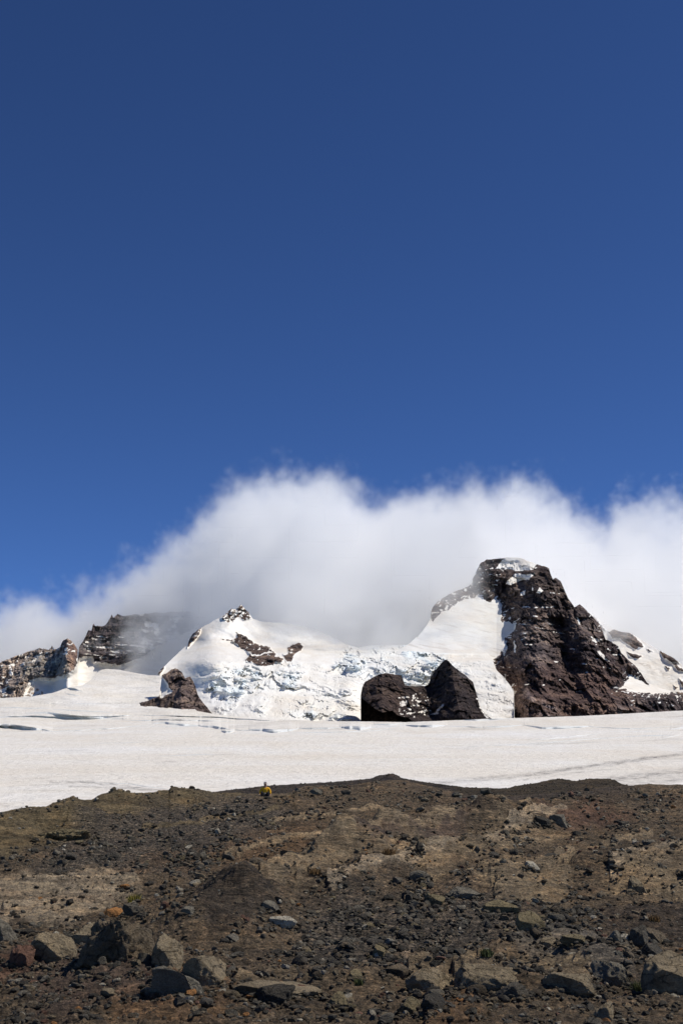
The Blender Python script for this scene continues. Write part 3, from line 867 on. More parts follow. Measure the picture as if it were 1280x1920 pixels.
# (polyline in the photo, height m, half width m)
RIDGES = [([(400, 1760), (430, 1715), (490, 1685), (600, 1650), (700, 1622), (760, 1612)], 0.75, 1.5), ([(640, 1640), (720, 1600), (840, 1570), (900, 1558)], 0.7, 1.6), ([(900, 1575), (980, 1560), (1060, 1535), (1120, 1530)], 0.8, 1.7),
          ([(620, 1690), (760, 1650), (860, 1625), (960, 1610)], 0.45, 1.1), ([(900, 1680), (1000, 1660), (1080, 1650)], 0.5, 1.5), ([(1160, 1660), (1240, 1640), (1300, 1620)], 0.6, 1.8), ([(-40, 1580), (60, 1560), (140, 1555)], 0.7, 1.8),
          ([(10, 1530), (130, 1506), (230, 1492)], 0.35, 2.0), ([(180, 1510), (330, 1490), (380, 1492)], 0.4, 1.8), ([(0, 1680), (120, 1670), (240, 1668)], 0.30, 1.2), ([(960, 1800), (1080, 1790), (1170, 1830)], 0.35, 0.9),
          ([(620, 1880), (740, 1850), (900, 1860), (1000, 1880)], 0.20, 0.6), ([(40, 1830), (200, 1840), (330, 1880)], 0.25, 1.0), ([(540, 1500), (640, 1485), (760, 1470)], 0.4, 2.2), ([(680, 1790), (800, 1770), (880, 1745)], 0.2, 0.8)]
MOUND = (455, 1735)
TONES = {'brown': (0.118, 0.097, 0.073), 'tan': (0.245, 0.200, 0.142), 'grey': (0.096, 0.089, 0.080), 'red': (0.132, 0.086, 0.066), 'olive': (0.148, 0.123, 0.079), 'dark': (0.068, 0.058, 0.049), 'pale': (0.300, 0.257, 0.198),
         'rust': (0.146, 0.103, 0.068), 'plum': (0.110, 0.087, 0.075), 'slate': (0.168, 0.155, 0.136)}
ZONES = [('olive', [(-300, 1520), (60, 1500), (240, 1478), (400, 1474), (560, 1490), (470, 1503), (280, 1530), (160, 1590), (60, 1600), (-300, 1640)], 12, 0.1), ('grey', [(150, 1545), (300, 1515), (470, 1505), (560, 1530), (470, 1590), (380, 1650), (230, 1650), (140, 1650), (60, 1640)], 18, 0.9),
         ('pale', [(-200, 1660), (60, 1648), (210, 1645), (262, 1670), (240, 1700), (130, 1735), (40, 1730), (-200, 1740)], 8, 0.05), ('rust', [(260, 1630), (400, 1600), (560, 1560), (700, 1570), (620, 1620), (470, 1640)], 30, 0.5), ('tan', [(420, 1700), (520, 1668), (640, 1632), (720, 1610), (760, 1618), (690, 1645), (580, 1690), (480, 1710)], 7, 0.1),
         ('dark', [(380, 1745), (420, 1715), (470, 1700), (525, 1705), (530, 1735), (470, 1760), (400, 1775)], 8, 0.5), ('plum', [(620, 1640), (700, 1600), (830, 1562), (930, 1560), (840, 1600), (740, 1632)], 9, 0.2), ('tan', [(700, 1640), (820, 1610), (940, 1580), (1060, 1575), (940, 1625), (820, 1660)], 12, 0.2),
         ('red', [(1010, 1545), (1100, 1528), (1200, 1540), (1130, 1560), (1040, 1562)], 10, 0.3), ('tan', [(880, 1690), (920, 1640), (1010, 1635), (1080, 1650), (1060, 1700), (960, 1720)], 10, 0.15), ('tan', [(1130, 1690), (1160, 1640), (1280, 1620), (1400, 1640), (1400, 1690), (1240, 1690)], 12, 0.15),
         ('brown', [(1040, 1600), (1280, 1550), (1400, 1560), (1400, 1620), (1150, 1640)], 20, 0.3), ('dark', [(1120, 1770), (1130, 1720), (1200, 1700), (1400, 1695), (1400, 1790), (1240, 1780)], 10, 0.7), ('grey', [(560, 1760), (640, 1700), (880, 1690), (1000, 1740), (860, 1800), (640, 1830), (540, 1800)], 20, 0.9),
         ('slate', [(960, 1790), (1040, 1760), (1180, 1800), (1180, 1850), (1040, 1850)], 12, 0.3), ('tan', [(420, 1850), (470, 1838), (600, 1845), (620, 1865), (520, 1868)], 4, 0.05), ('red', [(-100, 1800), (60, 1790), (110, 1815), (60, 1850), (-100, 1870)], 14, 0.3), ('rust', [(200, 1860), (400, 1830), (460, 1890), (400, 1960), (200, 1960)], 25, 0.4),
         ('plum', [(60, 1815), (300, 1830), (330, 1900), (60, 1930)], 25, 0.4), ('rust', [(800, 1880), (880, 1870), (910, 1930), (800, 1950)], 8, 0.2), ('tan', [(760, 1820), (860, 1810), (1010, 1810), (1110, 1830), (1100, 1865), (770, 1865)], 8, 0.1), ('rust', [(620, 1585), (720, 1570), (740, 1600), (640, 1615)], 9, 0.3),
         ('brown', [(560, 1490), (740, 1470), (900, 1500), (760, 1520), (600, 1510)], 15, 0.5), ('dark', [(850, 1480), (1180, 1470), (1180, 1500), (860, 1510)], 10, 0.5)]


# ledges of bare tan bedrock: polyline in the photo, half width in photo pixels, tone
LEDGES = [([(430, 1706), (500, 1678), (600, 1645), (700, 1618), (770, 1606)], 7, 'tan'), ([(520, 1648), (600, 1618), (690, 1588), (760, 1572)], 5, 'tan'), ([(620, 1692), (740, 1655), (860, 1622), (960, 1600)], 6, 'pale'), ([(640, 1640), (760, 1598), (880, 1566), (990, 1548)], 6, 'tan'),
          ([(880, 1602), (980, 1570), (1060, 1545)], 5, 'pale'), ([(930, 1700), (1000, 1668), (1080, 1650)], 7, 'tan'), ([(1150, 1668), (1220, 1640), (1300, 1618)], 8, 'pale'), ([(420, 1612), (520, 1588), (600, 1575)], 4, 'tan'), ([(500, 1545), (620, 1528), (720, 1520)], 4, 'tan'),
          ([(760, 1700), (860, 1668), (930, 1650)], 4, 'tan'), ([(1040, 1620), (1120, 1590), (1220, 1570)], 5, 'tan'), ([(0, 1668), (100, 1660), (230, 1656)], 7, 'pale'), ([(10, 1705), (120, 1692), (220, 1686)], 7, 'pale'), ([(270, 1560), (400, 1540), (520, 1520)], 3, 'olive'), ([(800, 1530), (900, 1515), (1000, 1510)], 4, 'tan')]


def zone_paint(PX, PY):
    wx, wy = wobble(PX, PY, 26, 0.012, 17)
    wx2, wy2 = wobble(PX, PY, 9, 0.05, 19)
    wx, wy = wx + wx2 - PX, wy + (wy2 - PY) * 0.6
    tint = np.ones(PX.shape + (3,)) * np.array(TONES['brown'])
    grav = np.full(PX.shape, 0.55)
    for tone, poly, soft, gv in ZONES:
        m = ss(-soft, soft, sdf(wx, wy, poly)) * 0.92
        tint = tint * (1 - m[..., None]) + m[..., None] * np.array(TONES[tone])
        grav = grav * (1 - m) + gv * m
    wx, wy = wobble(PX, PY, 10, 0.03, 57)
    for line, w, tone in LEDGES:
        m = ss(1.25, 0.6, ldist(wx, wy, line) / (w * (1 + 0.5 * pn(PX * 0.03, PY * 0.03, w)))) * 0.85
        tint = tint * (1 - m[..., None]) + m[..., None] * np.array(TONES[tone]) * 1.12
        grav = grav * (1 - m) + 0.28 * m
        _f['led'] = np.maximum(_f.get('led', 0 * m), m) if line is not LEDGES[0][0] else m
    return tint, grav


_f = {}


def slope_relief(PX, PY, x, y):
    """Height added to the smooth slope, in metres, from world position."""
    keep = ss(0, 26, PY - lerp_pts(PX, NEAR_TOP))
    z = 0.28 * fbm(x * 0.10, y * 0.10, 3.0, 3) * keep
    xw = x + 0.9 * fbm(x * 0.3, y * 0.3, 2.0, 3)
    mod = (0.75 + 0.5 * fbm(x * 0.5, y * 0.5, 6.0, 3)) * (0.25 + 0.75 * keep)
    for line, h, w in RIDGES:
        z = z + 1.4 * h * np.exp(-(ldist(xw, y, world_line(line)) / w) ** 2) * mod
    mx, my = (float(v) for v in gpt(*MOUND)[:2])
    z = z + 0.95 * np.exp(-(np.hypot((x - mx), (y - my) * 0.8) / 0.85) ** 2)
    tint, grav = zone_paint(PX, PY)
    _f['tint'] = tint; _f['grav'] = grav
    bed = ss(0.45, 0.1, grav)
    z = z + 0.08 * _f['led'] * keep
    # bedrock: broken slabs with steps between them
    f1, f2, cid = worley(x * 0.9 + 0.35 * fbm(x * 0.8, y * 0.8, 1.0, 3), y * 0.55 + 0.3 * fbm(x * 0.8, y * 0.8, 5.0, 3))
    g1, g2, cid2 = worley(x * 2.6 + 0.5 * fbm(x * 2, y * 2, 1.5, 3), y * 1.7 + 31)
    slab = 0.16 * (cid - 0.5) * ss(0.0, 0.3, f2 - f1) + 0.08 * (cid2 - 0.5) * ss(0.0, 0.3, g2 - g1) - 0.035 * ss(0.12, 0.0, f2 - f1) - 0.025 * ss(0.14, 0.0, g2 - g1)
    amp = 0.35 + 0.65 * keep
    z = z + bed * slab * amp
    z = z + amp * (0.10 * fbm(x * 0.6, y * 0.6, 8.0, 4, 0.55, True) + 0.115 * fbm(x * 1.7, y * 1.4, 2.4, 5, 0.60) + 0.06 * fbm(x * 5, y * 3.5, 1.4, 4, 0.64, True))
    # folds and layers of the bedrock, running up to the right
    ca, sa = math.cos(R(40)), math.sin(R(40))
    u, v = x * ca + y * sa, -x * sa + y * ca
    v = v + 1.2 * fbm(x * 0.12, y * 0.12, 31.0, 3)
    fold = fbm(u * 0.07, v * 0.33, 41.0, 5, 0.55, True)
    lay = fbm(u * 0.22, v * 1.3, 44.0, 4, 0.6)
    fz = ss(1500, 1560, PY) * ss(150, 420, PX + 0.5 * (PY - 1600)) * (0.35 + 0.65 * bed)
    z = z + amp * fz * (0.75 * (fold - 0.3) + 0.20 * lay) + amp * bed * 0.10 * lay
    low = ss(1790, 1850, PY) * ss(460, 380, PX)
    z = z + low * 0.16 * fbm(x * 1.3, y * 1.3, 12.0, 4, 0.6, True)
    h1, h2, c3 = worley(x * 5.0, y * 4.0)
    z = z + 0.045 * np.clip(0.6 - h1, 0, 1) * (c3 > 0.3) * (0.4 + grav) * amp
    # undercut hollows
    for hx, hy, w, dep in [(348, 1503, 0.7, 0.5), (118, 1568, 1.3, 0.35), (600, 1500, 1.0, 0.3)]:
        qx, qy = (float(v) for v in gpt(hx, hy)[:2])
        z = z - dep * np.exp(-(((x - qx) / w) ** 2 + ((y - qy) / (w * 1.3)) ** 2))
    return z


def build_slope():
    px = columns(-700, 2000, 1.15, 12)
    t = lerp_pts(px, NEAR_TOP) + 1.6 * fbm(px * 0.08, 0 * px + 1.2, 0.3, 5, 0.65)
    bot = 1975.0
    n = 900
    T = np.linspace(0, 1, n)[:, None]
    PX = np.broadcast_to(px, (n, len(px))).copy()
    PY = bot + (t - bot) * T
    Y = np.exp(ly0(PY))
    x, y, z = pt(PX, PY, Y)
    z = z + slope_relief(PX, PY, x, y)
    near = []
    for k, yy in enumerate((18, 14, 10, 6, 2, -4, -12)):
        q = np.stack([x[0] * (0.4 + 0.6 * yy / 20 if yy > 0 else 0.4) + (px - 640) * 0.004, 0 * px + yy, z[0] + (0.0 - z[0]) * (1 - np.clip(yy, 0, 20) / 20) + 0.06 * fbm(px * 0.01, 0 * px + k, 2.0, 3)], -1)
        near.append(q[None])
    P = [q for q in near[::-1]] + [np.stack([x, y, z], -1)]
    for dy, dz in ((1.0, -0.5), (3, -1.6), (7, -3.5), (14, -8)):
        q = P[-1][-1].copy() if len(P) == len(near) + 1 else q0.copy()
        if len(P) == len(near) + 1: q0 = q.copy()
        q = q0.copy(); q[:, 1] += dy; q[:, 2] += dz
        P.append(q[None])
    V = np.concatenate(P, 0)
    pad = lambda a: np.concatenate([np.repeat(a[:1], len(near), 0), a, np.repeat(a[-1:], 4, 0)], 0)
    at = {'tint': pad(_f['tint']), 'gravel': pad(_f['grav'])}
    r, c = V.shape[:2]
    me = mesh_from('ground', V.reshape(-1, 3), grid_faces(r, c), M_GROUND, True, {'tint': at['tint'].reshape(-1, 3), 'gravel': at['gravel'].reshape(-1)})
    link('ground', me, 'brown rocky slope of bedrock and rubble in front of the glacier', 'ground', 'structure')
    return px, t, bot, n, np.stack([x, y, z], -1)


SL = build_slope()


def on_slope(px, py):
    """Surface point of the built slope near photo pixel (px, py) of the smooth slope."""
    cpx, t, bot, n, P = SL
    i = int(np.clip(np.searchsorted(cpx, px), 0, len(cpx) - 1))
    r = (py - bot) / (t[i] - bot) * (n - 1)
    r = int(np.clip(round(r), 0, n - 1))
    return P[r, i]


def seen_slope(px, py):
    """Surface point of the built slope that is seen at photo pixel (px, py)."""
    cpx, t, bot, n, P = SL
    i = int(np.clip(np.searchsorted(cpx, px), 0, len(cpx) - 1))
    q = P[:, i]
    zz = q[:, 2] - EYE
    d = q[:, 1] * CP + zz * SP
    qpy = 960 - FPX * (zz * CP - q[:, 1] * SP) / d
    k = np.argmax(qpy <= py)
    return q[k]


# far gravel ridge behind the crest
FAR_TOP = [(-700, 1660), (-200, 1600), (200, 1530), (360, 1500), (395, 1486), (420, 1482), (450, 1479), (500, 1473), (560, 1470), (610, 1467), (660, 1463), (698, 1459), (705, 1455), (716, 1453), (728, 1451), (736, 1450), (744, 1453), (752, 1458), (770, 1462), (800, 1467), (840, 1472),
           (870, 1476), (930, 1478), (950, 1478), (965, 1474), (985, 1471), (1010, 1467), (1030, 1462), (1048, 1460), (1066, 1462), (1076, 1465), (1090, 1462), (1104, 1460), (1135, 1460), (1152, 1462), (1162, 1469), (1180, 1474), (1300, 1480), (2000, 1510)]


def far_depth(PX, PY):
    y = 88 + (1520 - PY) * 0.30
    x, _, z = pt(PX, PY, y)
    return y - 0.8 * fbm(x * 0.3, z * 0.9, 2.0, 5, 0.6) - 0.3 * fbm(x * 1.6, z * 3, 4.0, 4, 0.6)


def far_attrs(PX, PY, x, y, z):
    tint = np.ones(PX.shape + (3,)) * np.array((0.050, 0.044, 0.040))
    ol = ss(-10, 10, sdf(PX, PY, [(850, 1470), (1180, 1450), (1190, 1520), (850, 1520)]))[..., None]
    tint = tint * (1 - ol) + ol * np.array((0.058, 0.048, 0.034))
    return {'tint': tint, 'gravel': 0.55 - 0.35 * ol[..., 0]}


FARS = sheet('gravel_hill', -700, 2000, 1.3, FAR_TOP, [(-700, 1690), (200, 1560), (360, 1530), (2000, 1530)], 0.6, far_depth, far_attrs, M_GROUND, jag=1.5, jagf=0.10, back=(1.2, 0.7),
             label='dark gravel ridge with two low mounds behind the person', cat='ridge', kind='structure')[1]

# ------------------------------------------------------------------ rocks
import bmesh as _bm


def ico(sub):
    b = _bm.new()
    _bm.ops.create_icosphere(b, subdivisions=sub, radius=1.0)
    V = np.array([v.co[:] for v in b.verts]); Fa = np.array([[v.index for v in f.verts] for f in b.faces])
    b.free()
    return V, Fa


ICO = {k: ico(k) for k in (2, 3, 5, 6)}


def rock_shape(seed, sub, planes=14, rough=0.05, round_=0.75, flat_top=None, under=None):
    r = np.random.default_rng(seed)
    V, Fa = ICO[sub]
    V = V.copy()
    for k in range(planes):
        nrm = r.normal(size=3); nrm /= np.linalg.norm(nrm)
        d = r.uniform(0.50, 0.85) if k % 3 else r.uniform(0.45, 0.62)
        d = d * (1 - 0.25 * (1 - round_))
        e = V @ nrm - d
        V -= np.where(e > 0, e, 0)[:, None] * nrm * r.uniform(0.85, 1.0)
    if flat_top is not None:
        nrm = np.array(flat_top[:3], float); dd = nrm[0] if False else np.linalg.norm(nrm); nrm /= dd
        e = V @ nrm - (0.42 if under is None or len(flat_top) == 3 else 0.6)
        V -= np.where(e > 0, e, 0)[:, None] * nrm
    if under is not None:           # a front face that leans out over its foot
        nrm = np.array([r.uniform(-0.45, -0.05), -0.85, r.uniform(-0.42, -0.22)]); nrm /= np.linalg.norm(nrm)
        e = V @ nrm - under
        V -= np.where(e > 0, e, 0)[:, None] * nrm
    s = seed * 1.37
    dirn = V / np.linalg.norm(V, axis=1)[:, None]
    dis = rough * (1.3 * fbm(V[:, 0] * 1.6 + s, V[:, 1] * 1.6, V[:, 2] * 1.6, 6, 0.6) + 0.6 * fbm(V[:, 0] * 4 + s, V[:, 1] * 4, V[:, 2] * 4, 5, 0.62, True))
    V = V + dirn * dis[:, None]
    mn, mx = V.min(0), V.max(0)
    V = (V - (mn + mx) / 2) / ((mx - mn) / 2)
    return V, Fa


def rotz(V, a):
    c, s = math.cos(a), math.sin(a)
    return np.stack([V[:, 0] * c - V[:, 1] * s, V[:, 0] * s + V[:, 1] * c, V[:, 2]], -1)


COL = {'darkgrey': (0.080, 0.071, 0.056), 'grey': (0.150, 0.134, 0.104), 'pale': (0.360, 0.325, 0.254), 'tan': (0.215, 0.171, 0.110), 'brown': (0.125, 0.098, 0.066), 'rust': (0.300, 0.145, 0.052), 'red': (0.145, 0.081, 0.056), 'olive': (0.165, 0.134, 0.077), 'black': (0.048, 0.043, 0.035), 'umber': (0.150, 0.117, 0.080)}

# name, pixel box (x0, x1, y0, y1), colour, seed, planes, round, rough, roll degrees, flat top normal, label, short name
HEROES = [
    ('boulder', (143, 292, 1714, 1816), 'brown', 64, 9, 0.9, 0.13, 0, (0.10, 0.5, 1), 'huge dark brown lumpy boulder with a deep shadowed hollow, lower left', 'huge lumpy boulder'),
    ('boulder', (138, 262, 1724, 1772), 'tan', 12, 14, 0.5, 0.05, -8, (0.1, -0.3, 1), 'tan flat topped slab boulder wedged behind the huge lumpy boulder', None),
    ('boulder', (286, 344, 1744, 1820), 'tan', 13, 12, 0.9, 0.06, 0, None, 'tall rounded tan boulder leaning on the right of the huge lumpy boulder', 'tall tan boulder'),
    ('boulder', (50, 145, 1742, 1808), 'tan', 14, 9, 1.0, 0.07, 6, None, 'smooth grey tan boulder just left of the huge lumpy boulder', 'smooth grey boulder'),
    ('boulder', (-22, 33, 1714, 1770), 'grey', 15, 12, 0.7, 0.06, 0, None, 'dark faced grey boulder cut off by the left picture edge', 'boulder at the left edge'),
    ('boulder', (282, 394, 1804, 1870), 'grey', 16, 11, 0.3, 0.03, 12, (0.35, 0.55, 1), 'white topped angular boulder with a black front face, below the tall tan boulder', 'white topped boulder'),
    ('boulder', (340, 418, 1786, 1852), 'tan', 17, 12, 0.5, 0.05, 20, (0.4, 0.1, 1), 'tan slab boulder sloping right, behind the white topped boulder', 'sloping tan slab'),
    ('boulder', (194, 234, 1699, 1722), 'rust', 18, 10, 0.6, 0.06, 0, None, 'bright orange stone lying on the pale rock pavement', 'orange stone'),
    ('boulder', (231, 270, 1692, 1718), 'darkgrey', 19, 11, 0.7, 0.06, 0, None, 'dark grey stone touching the right side of the orange stone', None),
    ('boulder', (14, 64, 1768, 1814), 'red', 20, 12, 0.6, 0.10, 0, None, 'dull red crumbly boulder below the boulder at the left edge', 'red crumbly boulder'),
    ('boulder', (504, 557, 1715, 1744), 'pale', 21, 11, 0.6, 0.04, 0, (0.0, 0.2, 1), 'pale grey block shaped boulder beside the dark earth mound', 'pale block'),
    ('boulder', (487, 523, 1686, 1710), 'grey', 22, 8, 1.0, 0.03, 10, None, 'rounded smooth dark grey stone above the pale block', 'rounded grey stone'),
    ('boulder', (341, 364, 1697, 1716), 'grey', 23, 10, 0.8, 0.05, 0, None, 'single small grey stone between the orange stone and the dark mound', 'single small grey stone'),
    ('boulder', (966, 1024, 1704, 1752), 'olive', 24, 10, 0.4, 0.05, 0, (0.1, 0.0, 1), 'flat topped boulder with a black front, centre right of the slope', 'flat topped boulder'),
    ('boulder', (1204, 1330, 1776, 1874), 'tan', 25, 11, 0.6, 0.05, 0, (0.3, 0.0, 1), 'large smooth grey boulder cut off by the right picture edge', 'large right boulder'),
    ('boulder', (794, 834, 1673, 1703), 'olive', 26, 10, 0.8, 0.05, 0, None, 'olive brown boulder standing among grey stones in mid slope', 'olive boulder'),
    ('boulder', (768, 806, 1630, 1654), 'grey', 27, 11, 0.4, 0.04, -8, None, 'angular grey block above the olive boulder', 'angular grey block'),
    ('boulder', (984, 1012, 1613, 1633), 'pale', 28, 10, 0.6, 0.05, 0, None, 'nearly white stone on the tan bedrock, right of middle', 'white stone'),
    ('boulder', (762, 852, 1812, 1864), 'tan', 29, 11, 0.4, 0.05, -6, (0.1, 0.0, 1), 'tan block with a blunt right end beside the broken tan slab', 'blunt tan block'),
    ('boulder', (846, 1000, 1802, 1868), 'tan', 30, 13, 0.3, 0.06, 4, (-0.05, 0.0, 1), 'wide broken tan slab with a split down its right side', 'broken tan slab'),
    ('boulder', (896, 924, 1822, 1864), 'tan', 31, 10, 0.3, 0.05, 0, None, 'small upright tan spike standing against the broken tan slab', 'upright tan spike'),
    ('boulder', (1014, 1118, 1818, 1866), 'tan', 32, 9, 0.9, 0.05, 5, None, 'rounded tan slab right of the broken tan slab', 'rounded tan slab'),
    ('boulder', (1142, 1166, 1742, 1770), 'grey', 33, 10, 0.6, 0.05, 0, None, 'light grey knobby stone left of the tall slate boulder', 'knobby stone'),
    ('boulder', (1176, 1216, 1730, 1778), 'darkgrey', 34, 11, 0.5, 0.05, 14, None, 'tall slate grey boulder above the large right boulder', 'tall slate boulder'),
    ('boulder', (1190, 1242, 1764, 1800), 'darkgrey', 35, 11, 0.5, 0.05, -10, None, 'dark angular boulder just above the large right boulder', 'dark angular boulder'),
    ('boulder', (1200, 1254, 1736, 1772), 'brown', 36, 11, 0.6, 0.06, 20, None, 'dark brown boulder lying right of the tall slate boulder', None),
    ('boulder', (773, 792, 1574, 1602), 'black', 37, 10, 0.5, 0.06, 0, None, 'black upright stone standing on the middle ridge', 'black upright stone'),
    ('boulder', (1028, 1064, 1525, 1549), 'grey', 38, 10, 0.4, 0.04, 0, None, 'square grey block on the upper right slope', 'square grey block'),
    ('boulder', (1000, 1031, 1527, 1549), 'black', 39, 10, 0.6, 0.06, 0, None, 'black stone against the left of the square grey block', None),
    ('boulder', (403, 415, 1552, 1566), 'pale', 40, 9, 0.6, 0.05, 0, None, 'tiny white stone alone in the dark gravel, upper left', 'tiny white stone'),
    ('boulder', (440, 600, 1836, 1872), 'tan', 41, 9, 0.9, 0.04, 4, None, 'long low tan slab half buried at bottom centre', 'long low slab'),
    ('boulder', (478, 552, 1842, 1884), 'black', 42, 14, 0.5, 0.12, 0, None, 'black jagged rock lying in front of the long low slab', 'black jagged rock'),
    ('boulder', (618, 652, 1856, 1892), 'olive', 43, 12, 0.5, 0.06, 0, None, 'olive stone right of the long low slab', None),
    ('boulder', (655, 680, 1815, 1842), 'olive', 44, 9, 0.9, 0.05, 0, None, 'round mustard brown stone in the grey rubble', 'mustard stone'),
    ('boulder', (694, 722, 1768, 1800), 'olive', 45, 9, 0.9, 0.05, 0, None, 'mustard brown stone higher in the grey rubble, above the round one', None),
    ('boulder', (716, 766, 1804, 1832), 'brown', 46, 10, 0.8, 0.05, 0, None, 'brown rounded boulder left of the blunt tan block', None),
    ('boulder', (838, 900, 1660, 1688), 'grey', 47, 12, 0.4, 0.05, 0, None, 'grey stone pile block with a bright top, right of the olive boulder', 'bright grey stone'),
    ('boulder', (905, 970, 1684, 1716), 'olive', 48, 12, 0.7, 0.07, 0, (0, 0, 1), 'flat olive rock above left of the flat topped boulder', None),
    ('boulder', (1050, 1100, 1750, 1772), 'olive', 49, 10, 0.5, 0.05, 8, (0.0, 0.1, 1), 'low brown slab in rubble right of the flat topped boulder', 'low brown slab'),
    ('boulder', (1008, 1042, 1756, 1776), 'tan', 50, 10, 0.4, 0.04, 0, (0, 0, 1), 'tan tile shaped stone below the flat topped boulder', None),
    ('boulder', (930, 944, 1784, 1800), 'tan', 51, 8, 1.0, 0.03, 0, None, 'small pinkish egg shaped stone above the broken tan slab', None),
    ('boulder', (225, 250, 1656, 1670), 'rust', 52, 9, 0.6, 0.05, 0, None, 'small rust coloured stone at the top of the pale pavement', 'small rust stone'),
    ('boulder', (1175, 1205, 1640, 1676), 'tan', 53, 10, 0.4, 0.05, -30, None, 'leaning tan plate of bedrock on the right slope', 'leaning tan plate'),
    ('boulder', (745, 795, 1865, 1905), 'olive', 54, 10, 0.8, 0.06, 0, None, 'olive boulder at the bottom edge, below the blunt tan block', 'bottom olive boulder'),
    ('boulder', (790, 835, 1858, 1898), 'black', 55, 12, 0.4, 0.07, 0, None, 'black angular boulder right of the bottom olive boulder', None),
    ('boulder', (930, 990, 1838, 1872), 'darkgrey', 56, 12, 0.5, 0.06, 0, None, 'dark grey boulder lying against the front of the broken tan slab', None),
    ('boulder', (1110, 1180, 1796, 1852), 'grey', 57, 12, 0.7, 0.07, 0, None, 'pale grey rock hump left of the large right boulder', 'pale grey hump'),
    ('boulder', (1110, 1150, 1875, 1915), 'tan', 58, 11, 0.5, 0.05, 0, None, 'grey tan boulder at the bottom edge, right of middle', None),
    ('boulder', (70, 170, 1552, 1580), 'olive', 59, 12, 0.8, 0.16, -6, None, 'long olive rock ledge with a dark shadow under it, upper left', 'olive ledge'),
    ('boulder', (580, 604, 1476, 1492), 'grey', 60, 13, 0.4, 0.10, 0, None, 'cracked grey outcrop block on the crest, right of the person', 'crest block'),
]
hero_pts = []


def rock_mesh(name, V, Fa, mat, smooth=False, attrs=None):
    me = mesh_from(name, V, Fa, mat, smooth, attrs, tri=True)
    return me


for nm, (x0, x1, y0, y1), colr, seed, pl, rd, rg, roll, ft, label, short in HEROES:
    cx = (x0 + x1) / 2
    base = seen_slope(min(max(cx, -25), 1305), y1 - 0.12 * (y1 - y0))
    y = float(base[1])
    k = y / FPX
    w, h = (x1 - x0) * k, (y1 - y0) * k
    V, Fa = rock_shape(seed, 5 if w < 0.9 else 6, pl, rg * 2.1, rd, (ft[0], ft[1] - 0.45, ft[2]) if ft else (0.2, -0.45, 1, 0), 0.5 if w > 0.25 else None)
    a = R(roll)
    sx, sy, sz = w / 2, max(w * 0.36, h * 0.5), h / 2 * 1.25
    V = V * np.array([sx, sy, sz])
    V = np.stack([V[:, 0] * math.cos(a) + V[:, 2] * math.sin(a), V[:, 1], -V[:, 0] * math.sin(a) + V[:, 2] * math.cos(a)], -1)
    lo, hi = V[:, 2].min(), V[:, 2].max()
    _, _, zb = pt(cx, y1, y)
    _, _, zt = pt(cx, y0, y)
    yc = y + sy * 0.55
    zt = EYE + (zt - EYE) * yc / y
    V[:, 2] = V[:, 2] - hi
    lo = V[:, 2].min()
    xw, _, _ = pt(cx, y1, yc)
    me = rock_mesh(nm, V - np.array([0, 0, lo]), Fa, M_ROCK, smooth=True)
    o = link(nm, me, label, 'boulder' if w > 0.5 else 'stone')
    o.location = (xw, yc, zt + lo - 0.06 * h)
    c = [min(0.5, 1.35 * q) for q in COL[colr]]
    o.color = (*c, 1)
    hero_pts.append((cx, (y0 + y1) / 2, short))

# stones: the largest as objects of their own
PROTO = [rock_shape(100 + i, 3, [9, 12, 15][i % 3], 0.05, [0.4, 0.7, 1.0][(i // 3) % 3]) for i in range(18)]
PME = [rock_mesh('stone', V, Fa, M_ROCK, smooth=False) for V, Fa in PROTO]
LOW = [rock_shape(200 + i, 2, 9, 0.04, [0.4, 0.7, 1.0][i % 3]) for i in range(16)]

DENSE = [([(150, 1545), (300, 1515), (470, 1505), (560, 1530), (470, 1590), (380, 1650), (230, 1650), (140, 1650), (60, 1640)], 1.4), ([(540, 1800), (560, 1750), (640, 1690), (880, 1670), (1010, 1730), (1100, 1700), (1140, 1760), (980, 1800), (860, 1810), (640, 1850), (540, 1850)], 2.4),
         ([(560, 1500), (900, 1480), (1280, 1480), (1280, 1560), (1000, 1560), (800, 1540), (600, 1560)], 1.2), ([(300, 1560), (620, 1520), (760, 1560), (620, 1640), (420, 1690), (330, 1670)], 0.9)]
SPARSE = [([(-40, 1650), (210, 1645), (262, 1670), (240, 1700), (130, 1735), (-40, 1740)], 0.25), ([(380, 1745), (420, 1715), (470, 1700), (525, 1705), (530, 1735), (470, 1760), (400, 1775)], 0.15), ([(1130, 1770), (1130, 1720), (1200, 1700), (1320, 1695), (1320, 1790)], 0.3),
          ([(-40, 1500), (240, 1480), (400, 1476), (560, 1492), (280, 1525), (160, 1580), (-40, 1610)], 0.3), ([(420, 1700), (640, 1632), (760, 1612), (690, 1645), (480, 1710)], 0.35), ([(880, 1690), (920, 1640), (1080, 1650), (960, 1720)], 0.5)]


def density(px, py):
    d = np.full(px.shape, 0.75)
    for p, v in DENSE: d = np.where(sdf(px, py, p) > 0, np.maximum(d, v), d)
    for p, v in SPARSE: d = np.where(sdf(px, py, p) > 0, v, d)
    cl = fbm(px * 0.02, py * 0.035, 77.0, 4, 0.6)
    return d * np.clip(0.6 + 3.6 * cl, 0.03, 3.0)


def sample(n):
    out = []
    tot = 0
    while tot < n:
        px = rng.uniform(-60, 1340, n); py = rng.uniform(1478, 1945, n)
        ok = (py > lerp_pts(px, NEAR_TOP) + 3) & (rng.uniform(0, 3.2, n) < density(px, py))
        out.append(np.stack([px[ok], py[ok]], -1)); tot += ok.sum()
    return np.concatenate(out)[:n]


def in_grey(px, py):
    px, py = np.atleast_1d(px), np.atleast_1d(py)
    return (sdf(px, py, DENSE[1][0]) > 0) | (sdf(px, py, DENSE[0][0]) > 0)


